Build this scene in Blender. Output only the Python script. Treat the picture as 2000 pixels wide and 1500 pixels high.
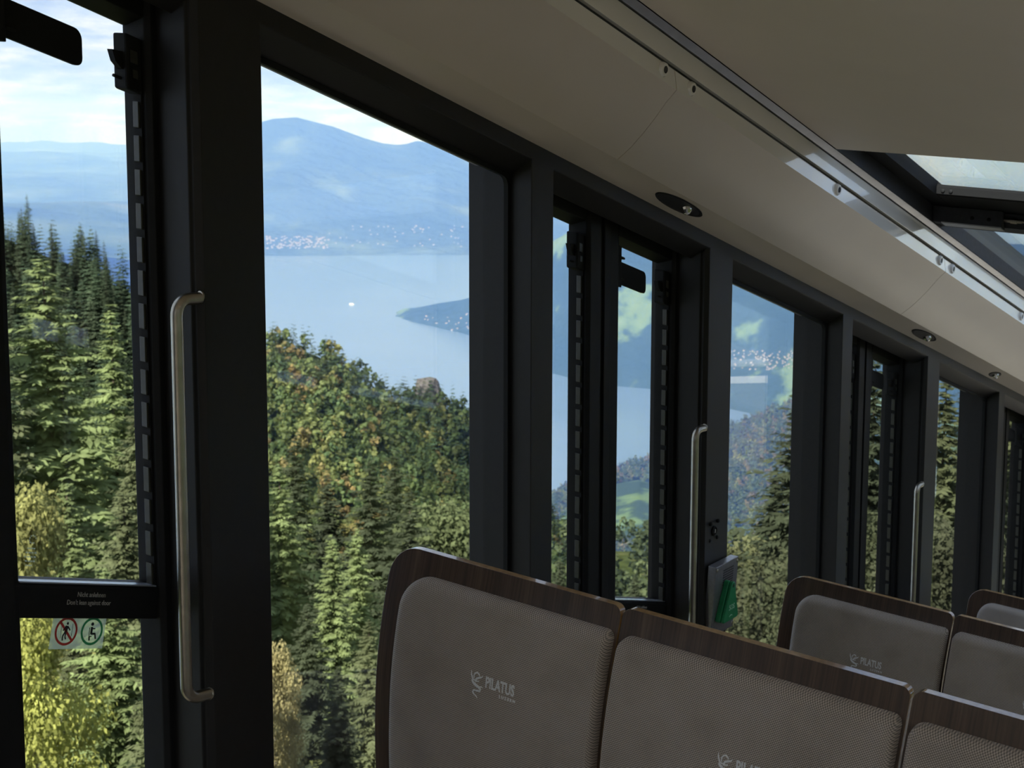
import bpy, math, random
import numpy as np
from mathutils import Vector, Matrix

# ------------------------------------------------------------------ camera, sky, sun, exposure
scene = bpy.context.scene
for o in list(bpy.data.objects):
    bpy.data.objects.remove(o, do_unlink=True)
COL = scene.collection
F_PX, PITCH = 2865.0, math.atan(500.0 / 2865.0)
cam_d = bpy.data.cameras.new('camera')
cam_d.sensor_width = 36.0
cam_d.lens = 36.0 * F_PX / 2000.0
cam_d.clip_start, cam_d.clip_end = 0.05, 90000.0
cam_d.dof.use_dof = True
cam_d.dof.focus_distance = 2.7
cam_d.dof.aperture_fstop = 15.0
cam = bpy.data.objects.new('camera', cam_d)
cam.location = (0, 0, 0)
cam.rotation_euler = (math.pi / 2 - PITCH, 0, 0)
COL.objects.link(cam)
scene.camera = cam
scene.view_settings.view_transform = 'Standard'
scene.view_settings.look = 'None'
scene.view_settings.gamma = 1.0
scene.view_settings.use_curve_mapping = False
scene.view_settings.exposure = 0.50
scene.cycles.use_denoising = True
scene.cycles.use_adaptive_sampling = True
scene.cycles.adaptive_threshold = 0.08
scene.cycles.max_bounces = 6
scene.cycles.diffuse_bounces = 4
scene.cycles.glossy_bounces = 3
scene.cycles.transparent_max_bounces = 24
scene.cycles.volume_bounces = 0
scene.cycles.sample_clamp_indirect = 6.0

def nt_new(idb):
    idb.use_nodes = True
    nt = idb.node_tree
    for n in list(nt.nodes):
        nt.nodes.remove(n)
    def N(kind, inp=None, **kw):
        n = nt.nodes.new(kind)
        for k, v in kw.items():
            setattr(n, k, v)
        for k, v in (inp or {}).items():
            if isinstance(v, tuple) and len(v) == 2 and hasattr(v[0], 'outputs'):
                nt.links.new(v[0].outputs[v[1]], n.inputs[k])
            else:
                n.inputs[k].default_value = v
        return n
    return nt, N

def ramp_set(n, stops, interp='LINEAR'):
    n.color_ramp.interpolation = interp
    el = n.color_ramp.elements
    while len(el) > 1:
        el.remove(el[-1])
    el[0].position, el[0].color = stops[0][0], (*stops[0][1], 1)
    for p, c in stops[1:]:
        e = el.new(p)
        e.color = (*c, 1)

world = bpy.data.worlds.new('world')
scene.world = world
nt, N = nt_new(world)
tc = N('ShaderNodeTexCoord')
sep = N('ShaderNodeSeparateXYZ', {0: (tc, 'Generated')})
zc = N('ShaderNodeMath', {0: (sep, 'Z'), 1: 0.0}, operation='MAXIMUM')
grad = N('ShaderNodeValToRGB', {'Fac': (zc, 0)})
ramp_set(grad, [(0.0, (0.66, 0.78, 0.97)), (0.10, (0.50, 0.67, 0.95)), (0.35, (0.32, 0.52, 0.90)), (1.0, (0.26, 0.43, 0.82))])
za = N('ShaderNodeMath', {0: (zc, 0), 1: 0.16}, operation='ADD')
pv = N('ShaderNodeVectorMath', {0: (tc, 'Generated')}, operation='DIVIDE')
comb = N('ShaderNodeCombineXYZ', {0: (za, 0), 1: (za, 0), 2: 1.0})
nt.links.new(comb.outputs[0], pv.inputs[1])
cl = N('ShaderNodeTexNoise', {'Vector': (pv, 0), 'Scale': 1.5, 'Detail': 9.0, 'Roughness': 0.56, 'Distortion': 0.25})
cr = N('ShaderNodeValToRGB', {'Fac': (cl, 0)})
ramp_set(cr, [(0.34, (0, 0, 0)), (0.48, (0.85, 0.85, 0.85)), (0.66, (1, 1, 1))])
cl2 = N('ShaderNodeTexNoise', {'Vector': (pv, 0), 'Scale': 4.6, 'Detail': 8.0, 'Roughness': 0.58})
cc = N('ShaderNodeValToRGB', {'Fac': (cl2, 0)})
ramp_set(cc, [(0.36, (0.50, 0.59, 0.77)), (0.48, (0.68, 0.77, 0.92)), (0.58, (0.92, 0.95, 1.0)), (0.68, (1.15, 1.15, 1.15))])
mx = N('ShaderNodeMix', {0: (cr, 0), 6: (grad, 0), 7: (cc, 0)}, data_type='RGBA')
bg = N('ShaderNodeBackground', {0: (mx, 2), 1: 0.74})
wo = N('ShaderNodeOutputWorld', {0: (bg, 0)})

sun_d = bpy.data.lights.new('sun', 'SUN')
sun_d.energy = 8.5
sun_d.angle = math.radians(0.8)
sun_d.color = (1.0, 0.94, 0.84)
sun = bpy.data.objects.new('sun', sun_d)
SUN_DIR = Vector((-0.40, -0.62, 0.68)).normalized()
sun.rotation_euler = SUN_DIR.to_track_quat('Z', 'Y').to_euler()
COL.objects.link(sun)

# ------------------------------------------------------------------ carriage axes (metres, eye at the origin)
# U runs down the gradient along the window wall, W up the window posts, T from the aisle towards the window wall
def ray(x, y):
    c, s = math.cos(PITCH), math.sin(PITCH)
    a, b = (x - 1000.0) / F_PX, -(y - 750.0) / F_PX
    return Vector((a, c + b * s, -s + b * c))
U = Vector((0.54130, 0.79380, -0.27726)).normalized()
W = Vector((0.00184, 0.05015, 0.99874)).normalized()
T = Vector((-0.81468, 0.57684, 0.05933))
T = (T - T.dot(U) * U).normalized()
P = 1.8464                       # length of one bay along the slope
TW = 1.7068                      # inner face of the window wall
WP = (W - W.dot(U) * U).normalized()       # in the wall plane, square to U
ZS = (W - W.dot(T) * T).normalized()       # seat upright
FD = ZS.cross(T)
if FD.dot(U) > 0:
    FD = -FD                     # seat front, facing up the slope

def C(u, w, t):
    return U * u + W * w + T * t

# ------------------------------------------------------------------ helpers
def tag(o, label=None, cat=None, group=None, kind=None):
    if label: o['label'] = label
    if cat: o['category'] = cat
    if group: o['group'] = group
    if kind: o['kind'] = kind
    return o

def empty(name, loc, label=None, cat=None, group=None, kind=None, parent=None):
    o = bpy.data.objects.new(name, None)
    o.empty_display_size = 0.05
    COL.objects.link(o)
    o.parent = parent
    o.location = loc
    return tag(o, label, cat, group, kind)

CACHE = {}
class MB:
    def __init__(self, origin=None):
        self.v, self.f, self.m = [], [], []
        self.o = Vector(origin) if origin is not None else Vector((0, 0, 0))
    def add(self, vs, fs, mi=0):
        b = len(self.v)
        self.v += [Vector(p) - self.o for p in vs]
        self.f += [tuple(b + i for i in f) for f in fs]
        self.m += [mi] * len(fs)
        return self
    def box(self, u0, u1, w0, w1, t0, t1, mi=0):
        vs = [C(u, w, t) for u in (u0, u1) for w in (w0, w1) for t in (t0, t1)]
        return self.add(vs, [(0, 1, 3, 2), (4, 6, 7, 5), (0, 4, 5, 1), (2, 3, 7, 6), (0, 2, 6, 4), (1, 5, 7, 3)], mi)
    def frame_box(self, c, ax, ay, az, sx, sy, sz, mi=0):
        c = Vector(c)
        vs = [c + ax * (sx * i / 2) + ay * (sy * j / 2) + az * (sz * k / 2) for i in (-1, 1) for j in (-1, 1) for k in (-1, 1)]
        return self.add(vs, [(0, 1, 3, 2), (4, 6, 7, 5), (0, 4, 5, 1), (2, 3, 7, 6), (0, 2, 6, 4), (1, 5, 7, 3)], mi)
    def post(self, sec, w0, w1, mi=0):
        # section of (u, depth) points extruded along W
        n = len(sec)
        vs = [C(u, w0, TW + d) for u, d in sec] + [C(u, w1, TW + d) for u, d in sec]
        fs = [(i, (i + 1) % n, n + (i + 1) % n, n + i) for i in range(n)] + [tuple(range(n))[::-1], tuple(range(n, 2 * n))]
        return self.add(vs, fs, mi)
    def beam(self, sec, u0, u1, mi=0):
        # section of (w, t) points extruded along U
        n = len(sec)
        vs = [C(u0, w, t) for w, t in sec] + [C(u1, w, t) for w, t in sec]
        fs = [(i, (i + 1) % n, n + (i + 1) % n, n + i) for i in range(n)] + [tuple(range(n))[::-1], tuple(range(n, 2 * n))]
        return self.add(vs, fs, mi)
    def tube(self, pts, r, n=12, mi=0, caps=True):
        pts = [Vector(p) for p in pts]
        rs = r if isinstance(r, (list, tuple)) else [r] * len(pts)
        vs, fs = [], []
        ref = None
        for i, p in enumerate(pts):
            d = (pts[min(i + 1, len(pts) - 1)] - pts[max(i - 1, 0)]).normalized()
            if ref is None:
                ref = d.orthogonal().normalized()
            ref = (ref - ref.dot(d) * d).normalized()
            b = d.cross(ref)
            for j in range(n):
                a = 2 * math.pi * j / n
                vs.append(p + (ref * math.cos(a) + b * math.sin(a)) * rs[i])
        for i in range(len(pts) - 1):
            for j in range(n):
                k = (j + 1) % n
                fs.append((i * n + j, i * n + k, (i + 1) * n + k, (i + 1) * n + j))
        if caps:
            fs += [tuple(range(n))[::-1], tuple(range((len(pts) - 1) * n, len(pts) * n))]
        return self.add(vs, fs, mi)
    def lathe(self, c, axis, prof, n=20, mi=0, xs=1.0, xdir=None):
        # prof: (radius, height along axis)
        axis = axis.normalized()
        a = (xdir - xdir.dot(axis) * axis).normalized() if xdir is not None else axis.orthogonal().normalized()
        b = axis.cross(a)
        vs, fs = [], []
        for r, h in prof:
            for j in range(n):
                q = 2 * math.pi * j / n
                vs.append(Vector(c) + a * (math.cos(q) * r * xs) + b * (math.sin(q) * r) + axis * h)
        for i in range(len(prof) - 1):
            for j in range(n):
                k = (j + 1) % n
                fs.append((i * n + j, i * n + k, (i + 1) * n + k, (i + 1) * n + j))
        fs += [tuple(range(n))[::-1], tuple(range((len(prof) - 1) * n, len(prof) * n))]
        return self.add(vs, fs, mi)
    def build(self, name, mats, parent=None, key=None, smooth=False, bevel=0.0, loc=None):
        if not isinstance(mats, (list, tuple)):
            mats = [mats]
        me = CACHE.get(key) if key else None
        if me is None:
            me = bpy.data.meshes.new(name)
            me.from_pydata([tuple(p) for p in self.v], [], self.f)
            for m in mats:
                me.materials.append(m)
            me.polygons.foreach_set('material_index', self.m)
            fix_normals(me)
            if smooth:
                me.polygons.foreach_set('use_smooth', [True] * len(me.polygons))
            me.update()
            if key:
                CACHE[key] = me
        o = bpy.data.objects.new(name, me)
        COL.objects.link(o)
        if parent is not None:
            o.parent = parent
            o.location = (0, 0, 0) if loc is None else loc
        else:
            o.location = self.o if loc is None else loc
        if bevel:
            b = o.modifiers.new('bevel', 'BEVEL')
            b.width, b.segments, b.limit_method = bevel, 2, 'ANGLE'
        if smooth and len(me.polygons) < 4000:
            try:
                me.set_sharp_from_angle(angle=math.radians(40))
            except Exception:
                pass
        return o

import bmesh
def fix_normals(me):
    bm = bmesh.new()
    bm.from_mesh(me)
    bmesh.ops.recalc_face_normals(bm, faces=bm.faces)
    bm.to_mesh(me)
    bm.free()

# ------------------------------------------------------------------ materials
def principled(name, col, rough=0.5, metal=0.0, coat=0.0, spec=0.5, noise=None, bump=None):
    m = bpy.data.materials.new(name)
    nt, N = nt_new(m)
    tc = N('ShaderNodeTexCoord')
    bs = N('ShaderNodeBsdfPrincipled', {'Base Color': (*col, 1), 'Roughness': rough, 'Metallic': metal, 'Coat Weight': coat, 'Specular IOR Level': spec})
    if noise:
        sc, amt = noise
        nz = N('ShaderNodeTexNoise', {'Vector': (tc, 'Object'), 'Scale': sc, 'Detail': 4.0})
        rp = N('ShaderNodeValToRGB', {'Fac': (nz, 0)})
        ramp_set(rp, [(0.3, tuple(c * (1 - amt) for c in col)), (0.7, tuple(min(1, c * (1 + amt)) for c in col))])
        nt.links.new(rp.outputs[0], bs.inputs['Base Color'])
    if bump:
        sc, st, dist = bump
        nz = N('ShaderNodeTexNoise', {'Vector': (tc, 'Object'), 'Scale': sc, 'Detail': 2.0})
        bp = N('ShaderNodeBump', {'Strength': st, 'Distance': dist, 'Height': (nz, 0)})
        nt.links.new(bp.outputs[0], bs.inputs['Normal'])
    N('ShaderNodeOutputMaterial', {0: (bs, 0)})
    return m

M_POST = principled('anthracite_paint', (0.016, 0.015, 0.0145), 0.5, spec=0.3, noise=(60, 0.08), bump=(900, 0.15, 0.0004))
M_SIDE = principled('anthracite_side_panel', (0.050, 0.048, 0.046), 0.38, noise=(40, 0.1))
M_BLACK = principled('black_rubber', (0.010, 0.010, 0.010), 0.7, spec=0.2)
M_DOOR = principled('black_door_paint', (0.012, 0.012, 0.012), 0.55, spec=0.15, noise=(50, 0.1))
M_BAND = principled('grey_outer_frame', (0.23, 0.215, 0.25), 0.5, noise=(200, 0.15))
M_PAD = principled('olive_grey_pad', (0.042, 0.042, 0.033), 0.35, noise=(80, 0.15))
M_STEEL = principled('brushed_steel', (0.42, 0.385, 0.32), 0.33, metal=1.0, noise=(30, 0.12))
M_ALU = principled('aluminium_rail', (0.42, 0.42, 0.44), 0.32, metal=0.85, noise=(20, 0.08))
M_CEIL = principled('ceiling_paint', (0.82, 0.72, 0.61), 0.5, noise=(3, 0.03), bump=(700, 0.25, 0.0006))
M_PANEL = principled('cove_panel_paint', (0.66, 0.57, 0.475), 0.32, spec=0.5, noise=(3, 0.03), bump=(700, 0.25, 0.0006))
M_STRIP = principled('skylit_trim_paint', (0.88, 0.84, 0.78), 0.25, coat=1.0, spec=0.8, noise=(4, 0.02))  # whiter than the panels: skylight brightness put into the colour
M_DARK = principled('dark_recess', (0.015, 0.015, 0.015), 0.4)
M_SKYF = principled('skylight_frame_paint', (0.030, 0.031, 0.036), 0.6, spec=0.25, noise=(60, 0.15))
M_GREEN = principled('green_plastic', (0.010, 0.24, 0.085), 0.30, noise=(40, 0.1))
M_WHITE = principled('white_print', (0.75, 0.76, 0.74), 0.5)
M_GREYTX = principled('grey_print', (0.36, 0.35, 0.32), 0.5)
M_SOS = principled('intercom_sheet_metal', (0.30, 0.30, 0.31), 0.34, metal=0.7, noise=(120, 0.1))
M_RED = principled('red_print', (0.55, 0.05, 0.04), 0.5)
M_GRN = principled('green_print', (0.05, 0.42, 0.16), 0.5)
M_PICT = principled('dark_print', (0.03, 0.035, 0.04), 0.5)
M_THREAD = principled('pale_embroidery', (0.92, 0.91, 0.89), 0.6, noise=(900, 0.2))
M_LIGHTW = principled('light_grey_lining', (0.62, 0.57, 0.50), 0.6, noise=(3, 0.05))
M_FLOOR = principled('floor_rubber', (0.46, 0.42, 0.37), 0.6, noise=(80, 0.3))  # out of view, made pale to bounce daylight onto the ceiling
M_LAMPR = principled('lamp_reflector', (0.6, 0.6, 0.58), 0.15, metal=1.0)

def glass_mat(name, tint=(0.955, 0.97, 0.97), rough=0.0, dirt=0.0):
    m = bpy.data.materials.new(name)
    nt, N = nt_new(m)
    tr = N('ShaderNodeBsdfTransparent', {0: (*tint, 1)})
    gl = N('ShaderNodeBsdfGlossy', {0: (1, 1, 1, 1), 'Roughness': rough})
    lw = N('ShaderNodeLayerWeight', {'Blend': 0.5})
    p5 = N('ShaderNodeMath', {0: (lw, 'Facing'), 1: 5.0}, operation='POWER')
    fr = N('ShaderNodeMath', {0: (p5, 0), 1: 0.94, 2: 0.03}, operation='MULTIPLY_ADD')
    mx = N('ShaderNodeMixShader', {0: (fr, 0), 1: (tr, 0), 2: (gl, 0)})
    last = mx
    if dirt:
        tc = N('ShaderNodeTexCoord')
        vo = N('ShaderNodeTexVoronoi', {'Vector': (tc, 'Object'), 'Scale': dirt})
        rp = N('ShaderNodeValToRGB', {'Fac': (vo, 'Distance')})
        ramp_set(rp, [(0.0, (0.75, 0.75, 0.75)), (0.10, (0.6, 0.6, 0.6)), (0.14, (0, 0, 0))])
        gb = N('ShaderNodeBsdfGlossy', {0: (0.9, 0.93, 0.98, 1), 'Roughness': 0.25})
        last = N('ShaderNodeMixShader', {0: (rp, 0), 1: (mx, 0), 2: (gb, 0)})
    N('ShaderNodeOutputMaterial', {0: (last, 0)})
    return m
M_GLASS = glass_mat('window_glass')
M_ROOFGL = glass_mat('rain_flecked_glass', (0.88, 0.92, 0.95), 0.0, 0.0)

def film_mat():
    m = bpy.data.materials.new('frosted_sticker_film')
    nt, N = nt_new(m)
    a = N('ShaderNodeBsdfTransparent', {0: (0.8, 0.85, 0.75, 1)})
    b = N('ShaderNodeBsdfTranslucent', {0: (0.75, 0.8, 0.7, 1)})
    c = N('ShaderNodeBsdfDiffuse', {0: (0.5, 0.52, 0.48, 1)})
    m1 = N('ShaderNodeMixShader', {0: 0.35, 1: (b, 0), 2: (c, 0)})
    m2 = N('ShaderNodeMixShader', {0: 0.42, 1: (a, 0), 2: (m1, 0)})
    N('ShaderNodeOutputMaterial', {0: (m2, 0)})
    return m
M_FILM = film_mat()

def wood_mat():
    m = bpy.data.materials.new('walnut_veneer')
    nt, N = nt_new(m)
    tc = N('ShaderNodeTexCoord')
    mp = N('ShaderNodeMapping', {'Vector': (tc, 'UV'), 'Scale': (1.0, 0.06, 1.0)})
    nz = N('ShaderNodeTexNoise', {'Vector': (mp, 0), 'Scale': 28.0, 'Detail': 6.0, 'Roughness': 0.65, 'Distortion': 0.6})
    mp2 = N('ShaderNodeMapping', {'Vector': (tc, 'UV'), 'Scale': (1.0, 0.02, 1.0)})
    nz2 = N('ShaderNodeTexNoise', {'Vector': (mp2, 0), 'Scale': 260.0, 'Detail': 3.0})
    rp = N('ShaderNodeValToRGB', {'Fac': (nz, 0)})
    ramp_set(rp, [(0.25, (0.042, 0.025, 0.016)), (0.45, (0.080, 0.048, 0.030)), (0.58, (0.110, 0.068, 0.042)), (0.75, (0.165, 0.108, 0.065))])
    mx = N('ShaderNodeMix', {0: 0.35, 6: (rp, 0), 7: (0.03, 0.017, 0.012, 1)}, data_type='RGBA')
    rp2 = N('ShaderNodeValToRGB', {'Fac': (nz2, 0)})
    ramp_set(rp2, [(0.45, (0, 0, 0)), (0.7, (0.7, 0.7, 0.7))])
    nt.links.new(rp2.outputs[0], mx.inputs[0])
    bs = N('ShaderNodeBsdfPrincipled', {'Base Color': (mx, 2), 'Roughness': 0.38, 'Coat Weight': 0.25, 'Coat Roughness': 0.2})
    N('ShaderNodeOutputMaterial', {0: (bs, 0)})
    return m
M_WOOD = wood_mat()
M_PLY = principled('varnished_plywood_edge', (0.45, 0.28, 0.13), 0.16, coat=0.9, noise=(90, 0.2))

def fabric_mat():
    m = bpy.data.materials.new('woven_seat_fabric')
    nt, N = nt_new(m)
    tc = N('ShaderNodeTexCoord')
    # basket weave from two crossed waves in seat coordinates (metres in the UV map)
    sx = N('ShaderNodeSeparateXYZ', {0: (tc, 'UV')})
    def wave(a, b, period):
        p = N('ShaderNodeMath', {0: (sx, 'X'), 1: a}, operation='MULTIPLY')
        q = N('ShaderNodeMath', {0: (sx, 'Y'), 1: b}, operation='MULTIPLY')
        s = N('ShaderNodeMath', {0: (p, 0), 1: (q, 0)}, operation='ADD')
        k = N('ShaderNodeMath', {0: (s, 0), 1: 2 * math.pi / period}, operation='MULTIPLY')
        return N('ShaderNodeMath', {0: (k, 0)}, operation='SINE')
    w1 = wave(0.80, 0.60, 0.0031)
    w2 = wave(-0.55, 0.83, 0.0031)
    pr = N('ShaderNodeMath', {0: (w1, 0), 1: (w2, 0)}, operation='ADD')
    nz = N('ShaderNodeTexNoise', {'Vector': (tc, 'UV'), 'Scale': 9.0, 'Detail': 3.0})
    rp = N('ShaderNodeValToRGB', {'Fac': (nz, 0)})
    ramp_set(rp, [(0.3, (0.37, 0.312, 0.258)), (0.5, (0.425, 0.36, 0.298)), (0.7, (0.44, 0.375, 0.322))])
    mr = N('ShaderNodeMapRange', {0: (pr, 0), 1: -1.6, 2: 1.8, 3: 0.42, 4: 1.75})
    mx = N('ShaderNodeVectorMath', {0: (rp, 0)}, operation='SCALE')
    nt.links.new(mr.outputs[0], mx.inputs['Scale'])
    bp = N('ShaderNodeBump', {'Strength': 0.5, 'Distance': 0.0006, 'Height': (pr, 0)})
    bs = N('ShaderNodeBsdfPrincipled', {'Base Color': (mx, 0), 'Roughness': 0.85, 'Sheen Weight': 0.25, 'Specular IOR Level': 0.25, 'Normal': (bp, 0)})
    N('ShaderNodeOutputMaterial', {0: (bs, 0)})
    return m
M_FABRIC = fabric_mat()

# ------------------------------------------------------------------ text as flat mesh
def text_mesh(txt, size, xscale=1.0, extrude=0.0, align='CENTER', shear=0.0, offset=0.0):
    cu = bpy.data.curves.new('lettering', 'FONT')
    cu.body, cu.size, cu.align_x, cu.align_y = txt, size, align, 'CENTER'
    cu.extrude, cu.shear, cu.offset = extrude, shear, offset
    cu.resolution_u = 3
    o = bpy.data.objects.new('lettering', cu)
    COL.objects.link(o)
    me = bpy.data.meshes.new_from_object(o)
    bpy.data.objects.remove(o, do_unlink=True)
    bpy.data.curves.remove(cu)
    v = [(p.co.x * xscale, p.co.y, p.co.z) for p in me.vertices]
    f = [tuple(p.vertices) for p in me.polygons]
    bpy.data.meshes.remove(me)
    return v, f
def text_to(mb, txt, origin, ax, ay, az, size, mi=0, **kw):
    v, f = text_mesh(txt, size, **kw)
    return mb.add([Vector(origin) + ax * x + ay * y + az * z for x, y, z in v], f, mi)

# ================================================================== THE CARRIAGE
W_TOP, W_HEAD, W_BOT = 0.603, 0.569, -1.55
K0, K1 = -3, 5
wall = empty('wall_left', C(2.0, W_BOT, TW), 'dark anthracite carriage wall of posts and header around the windows', None, None, 'structure')
WO = wall.location.copy()
mb = MB(WO)
mb.beam([(W_HEAD, TW), (W_TOP, TW), (1.0, TW + 0.02), (1.0, TW + 0.19), (0.565, TW + 0.19), (0.565, TW + 0.066), (0.533, TW + 0.055)], -4.2, 10.6)
mb.build('header', M_POST, wall, bevel=0.002)
for k in range(K0, K1):
    s = k * P
    m2 = MB(WO)
    m2.post([(1.670 + s, 0), (1.812 + s, 0), (1.820 + s, 0.055), (1.820 + s, 0.17), (1.664 + s, 0.17), (1.664 + s, 0.090), (1.6625 + s, 0.024), (1.668 + s, 0.020), (1.668 + s, 0.014), (1.661 + s, 0.012)], W_BOT, W_HEAD + 0.02)
    m2.build('handle_post', M_POST, wall, bevel=0.0015)
    m3 = MB(WO)
    m3.post([(2.644 + s, 0), (2.733 + s, 0), (2.728 + s, 0.09), (2.728 + s, 0.17), (2.650 + s, 0.17), (2.646 + s, 0.055)], W_BOT, W_HEAD + 0.02)
    m3.build('slim_post', M_POST, wall, bevel=0.0015)
    m4 = MB(WO)
    m4.box(1.80 + s, 2.66 + s, W_BOT, -0.84, TW + 0.01, TW + 0.16)
    m4.build('sill_panel', M_POST, wall)

# windows: gasket, pane, grey outer frame with screws
def round_rect_uw(u0, u1, w0, w1, r, n=5):
    pts = []
    for cu, cw, a0 in ((u1 - r, w1 - r, 0), (u0 + r, w1 - r, 90), (u0 + r, w0 + r, 180), (u1 - r, w0 + r, 270)):
        for i in range(n + 1):
            a = math.radians(a0 + 90 * i / n)
            pts.append((cu + r * math.cos(a), cw + r * math.sin(a)))
    return pts
def ring_uw(mb, outer, inner, t0, t1, mi=0):
    n = len(outer)
    vs = [C(u, w, t) for t in (t0, t1) for ring in (outer, inner) for u, w in ring]
    fs = []
    for i in range(n):
        j = (i + 1) % n
        fs += [(i, j, n + j, n + i), (2 * n + i, 3 * n + i, 3 * n + j, 2 * n + j), (i, 2 * n + i, 2 * n + j, j), (n + i, n + j, 3 * n + j, 3 * n + i)]
    return mb.add(vs, fs, mi)
WIN_LABEL = {0: 'large window overlooking the lake, between the nearest handle post and a slim post',
             1: 'window right of the emergency intercom, behind the second seat row',
             2: 'narrow-looking window right of the third grab handle, near the right edge'}
for k in range(K0, K1 - 1):
    s = k * P
    org = C(2.2 + s, -0.84, TW + 0.1)
    wn = empty('window_%d' % (k - K0 + 1), org, WIN_LABEL.get(k, 'carriage window out of view along the dark wall'), None, None, 'structure')
    g = MB(org)
    rin = round_rect_uw(1.845 + s, 2.635 + s, -0.82, 0.523, 0.018)
    rout = round_rect_uw(1.795 + s, 2.650 + s, -0.86, 0.56, 0.018)
    ring_uw(g, rout, rin, TW + 0.055, TW + 0.066)
    g.build('gasket', M_BLACK, wn, 'win_gasket')
    b = MB(org)
    ring_uw(b, round_rect_uw(1.78 + s, 2.745 + s, -0.90, 0.60, 0.01), round_rect_uw(1.865 + s, 2.682 + s, -0.83, 0.545, 0.006), TW + 0.132, TW + 0.150)
    b.build('outer_frame', M_BAND, wn, 'win_band')
    gl = MB(org)
    gl.box(1.80 + s, 2.72 + s, -0.88, 0.58, TW + 0.126, TW + 0.131)
    gl.build('pane', M_GLASS, wn, 'win_pane')
    for ww in (0.25, -0.10, -0.45):
        sc = MB(org)
        sc.lathe(C(2.708 + s, ww, TW + 0.1255), -T, [(0.006, 0), (0.006, 0.002), (0.003, 0.003), (0.0025, 0.001)], 12)
        sc.build('screw', M_BAND, wn, 'win_screw_%.2f' % ww, smooth=True)

# ------------------------------------------------------------------ doors (two leaves each; the openable panes run in toothed side rails)
M_LEDGE = principled('highlight_ledge', (0.34, 0.37, 0.42), 0.25, metal=0.4)  # highlight line along the door rail put into the lip's colour
def leaf(door, org, s, u0, ul, ur, u1, key, left_leaf):
    """one door leaf between u0 and u1 with glass from ul to ur"""
    fr = MB(org)
    WT, WB, WB2, WL = 0.508, -0.398, -0.455, -1.16
    # stiles: stepped towards the pane
    fr.post([(u0 + s, 0.090), (u0 + 0.030 + s, 0.090), (u0 + 0.033 + s, 0.100), (ul - 0.012 + s, 0.100), (ul + s, 0.105), (ul + s, 0.150), (u0 + s, 0.150)], -1.30, 0.600)
    fr.post([(ur + s, 0.100), (ur + 0.006 + s, 0.090), (u1 + s, 0.090), (u1 + s, 0.150), (ur + s, 0.150)], -1.30, 0.600)
    fr.beam([(WT + 0.013, TW + 0.100), (0.60, TW + 0.095), (0.60, TW + 0.15), (WT, TW + 0.15), (WT, TW + 0.142)], ul - 0.01 + s, ur + 0.01 + s)
    fr.beam([(WB, TW + 0.128), (WB, TW + 0.150), (WB2, TW + 0.150), (WB2, TW + 0.110), (WB - 0.006, TW + 0.100), (WB - 0.002, TW + 0.104)], ul - 0.01 + s, ur + 0.01 + s)
    fr.beam([(WL, TW + 0.10), (WL, TW + 0.15), (-1.32, TW + 0.15), (-1.32, TW + 0.10)], ul - 0.01 + s, ur + 0.01 + s)
    fr.build('leaf_frame', M_DOOR, door, key + 'frame', bevel=0.0015)
    p1 = MB(org); p1.box(ul - 0.006 + s, ur + 0.006 + s, WB - 0.006, WT + 0.01, TW + 0.140, TW + 0.145)
    p1.build('pane', M_GLASS, door, key + 'pane')
    p2 = MB(org); p2.box(ul - 0.006 + s, ur + 0.006 + s, WL - 0.006, WB2 + 0.006, TW + 0.140, TW + 0.145)
    p2.build('lower_pane', M_GLASS, door, key + 'lpane')
    ld = MB(org); ld.box(ul + 0.001 + s, ur - 0.002 + s, WB - 0.0012, WB + 0.0016, TW + 0.104, TW + 0.122)
    ld.build('ledge', M_LEDGE, door, key + 'ledge', bevel=0.001)
    rb = MB(org); rb.post([(ur - 0.004 + s, 0.106), (ur + s, 0.106), (ur + s, 0.124), (ur - 0.004 + s, 0.124)], WB, 0.40)
    rail = rb.build('side_rail', M_BLACK, door, key + 'rail')
    w = 0.388
    i = 0
    while w > WB + 0.03:
        pd = MB(org)
        pd.box(ur - 0.0085 + s, ur - 0.004 + s, w - 0.041, w, TW + 0.1085, TW + 0.1215)
        pd.build('rail_pad', M_PAD, rail, key + 'pad%d' % i, bevel=0.001)
        w -= 0.0535
        i += 1
    # latch block at the top of the rail
    lt = MB(org)
    lt.box(ur - 0.034 + s, ur + s, 0.400, 0.487, TW + 0.104, TW + 0.136)
    latch = lt.build('latch', M_BLACK, door, key + 'latch', bevel=0.004)
    hn = MB(org)
    a = C(ur - 0.034 + s, 0.448, TW + 0.112)
    hn.add([a + U * du + W * dw + T * dt for dt in (0, 0.012) for du, dw in ((0.004, 0.010), (-0.022, 0.006), (-0.016, -0.010), (-0.004, -0.018), (0.004, -0.018))],
           [(0, 1, 2, 3, 4), (9, 8, 7, 6, 5), (0, 5, 6, 1), (1, 6, 7, 2), (2, 7, 8, 3), (3, 8, 9, 4), (4, 9, 5, 0)])
    hn.build('release_lever', M_BLACK, latch, key + 'lever')
    pn = MB(org); pn.tube([C(ur - 0.036 + s, 0.4155, TW + 0.116), C(ur - 0.052 + s, 0.4155, TW + 0.116)], 0.0026, 8)
    pn.build('pin', M_BLACK, latch, key + 'pin')
    ins = MB(org); ins.box(ur - 0.026 + s, ur - 0.012 + s, 0.444, 0.463, TW + 0.1025, TW + 0.105); ins.box(ur - 0.022 + s, ur - 0.012 + s, 0.421, 0.434, TW + 0.1025, TW + 0.105)
    ins.build('bolt', M_PAD, latch, key + 'bolt')
    # pull tab on the other side of the pane
    br = MB(org)
    br.box(ul - 0.004 + s, ul + 0.018 + s, 0.398, 0.500, TW + 0.106, TW + 0.138)
    br.box(ul + 0.018 + s, ul + 0.036 + s, 0.470, 0.476, TW + 0.106, TW + 0.134)
    br.box(ul + 0.018 + s, ul + 0.036 + s, 0.418, 0.424, TW + 0.106, TW + 0.134)
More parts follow.
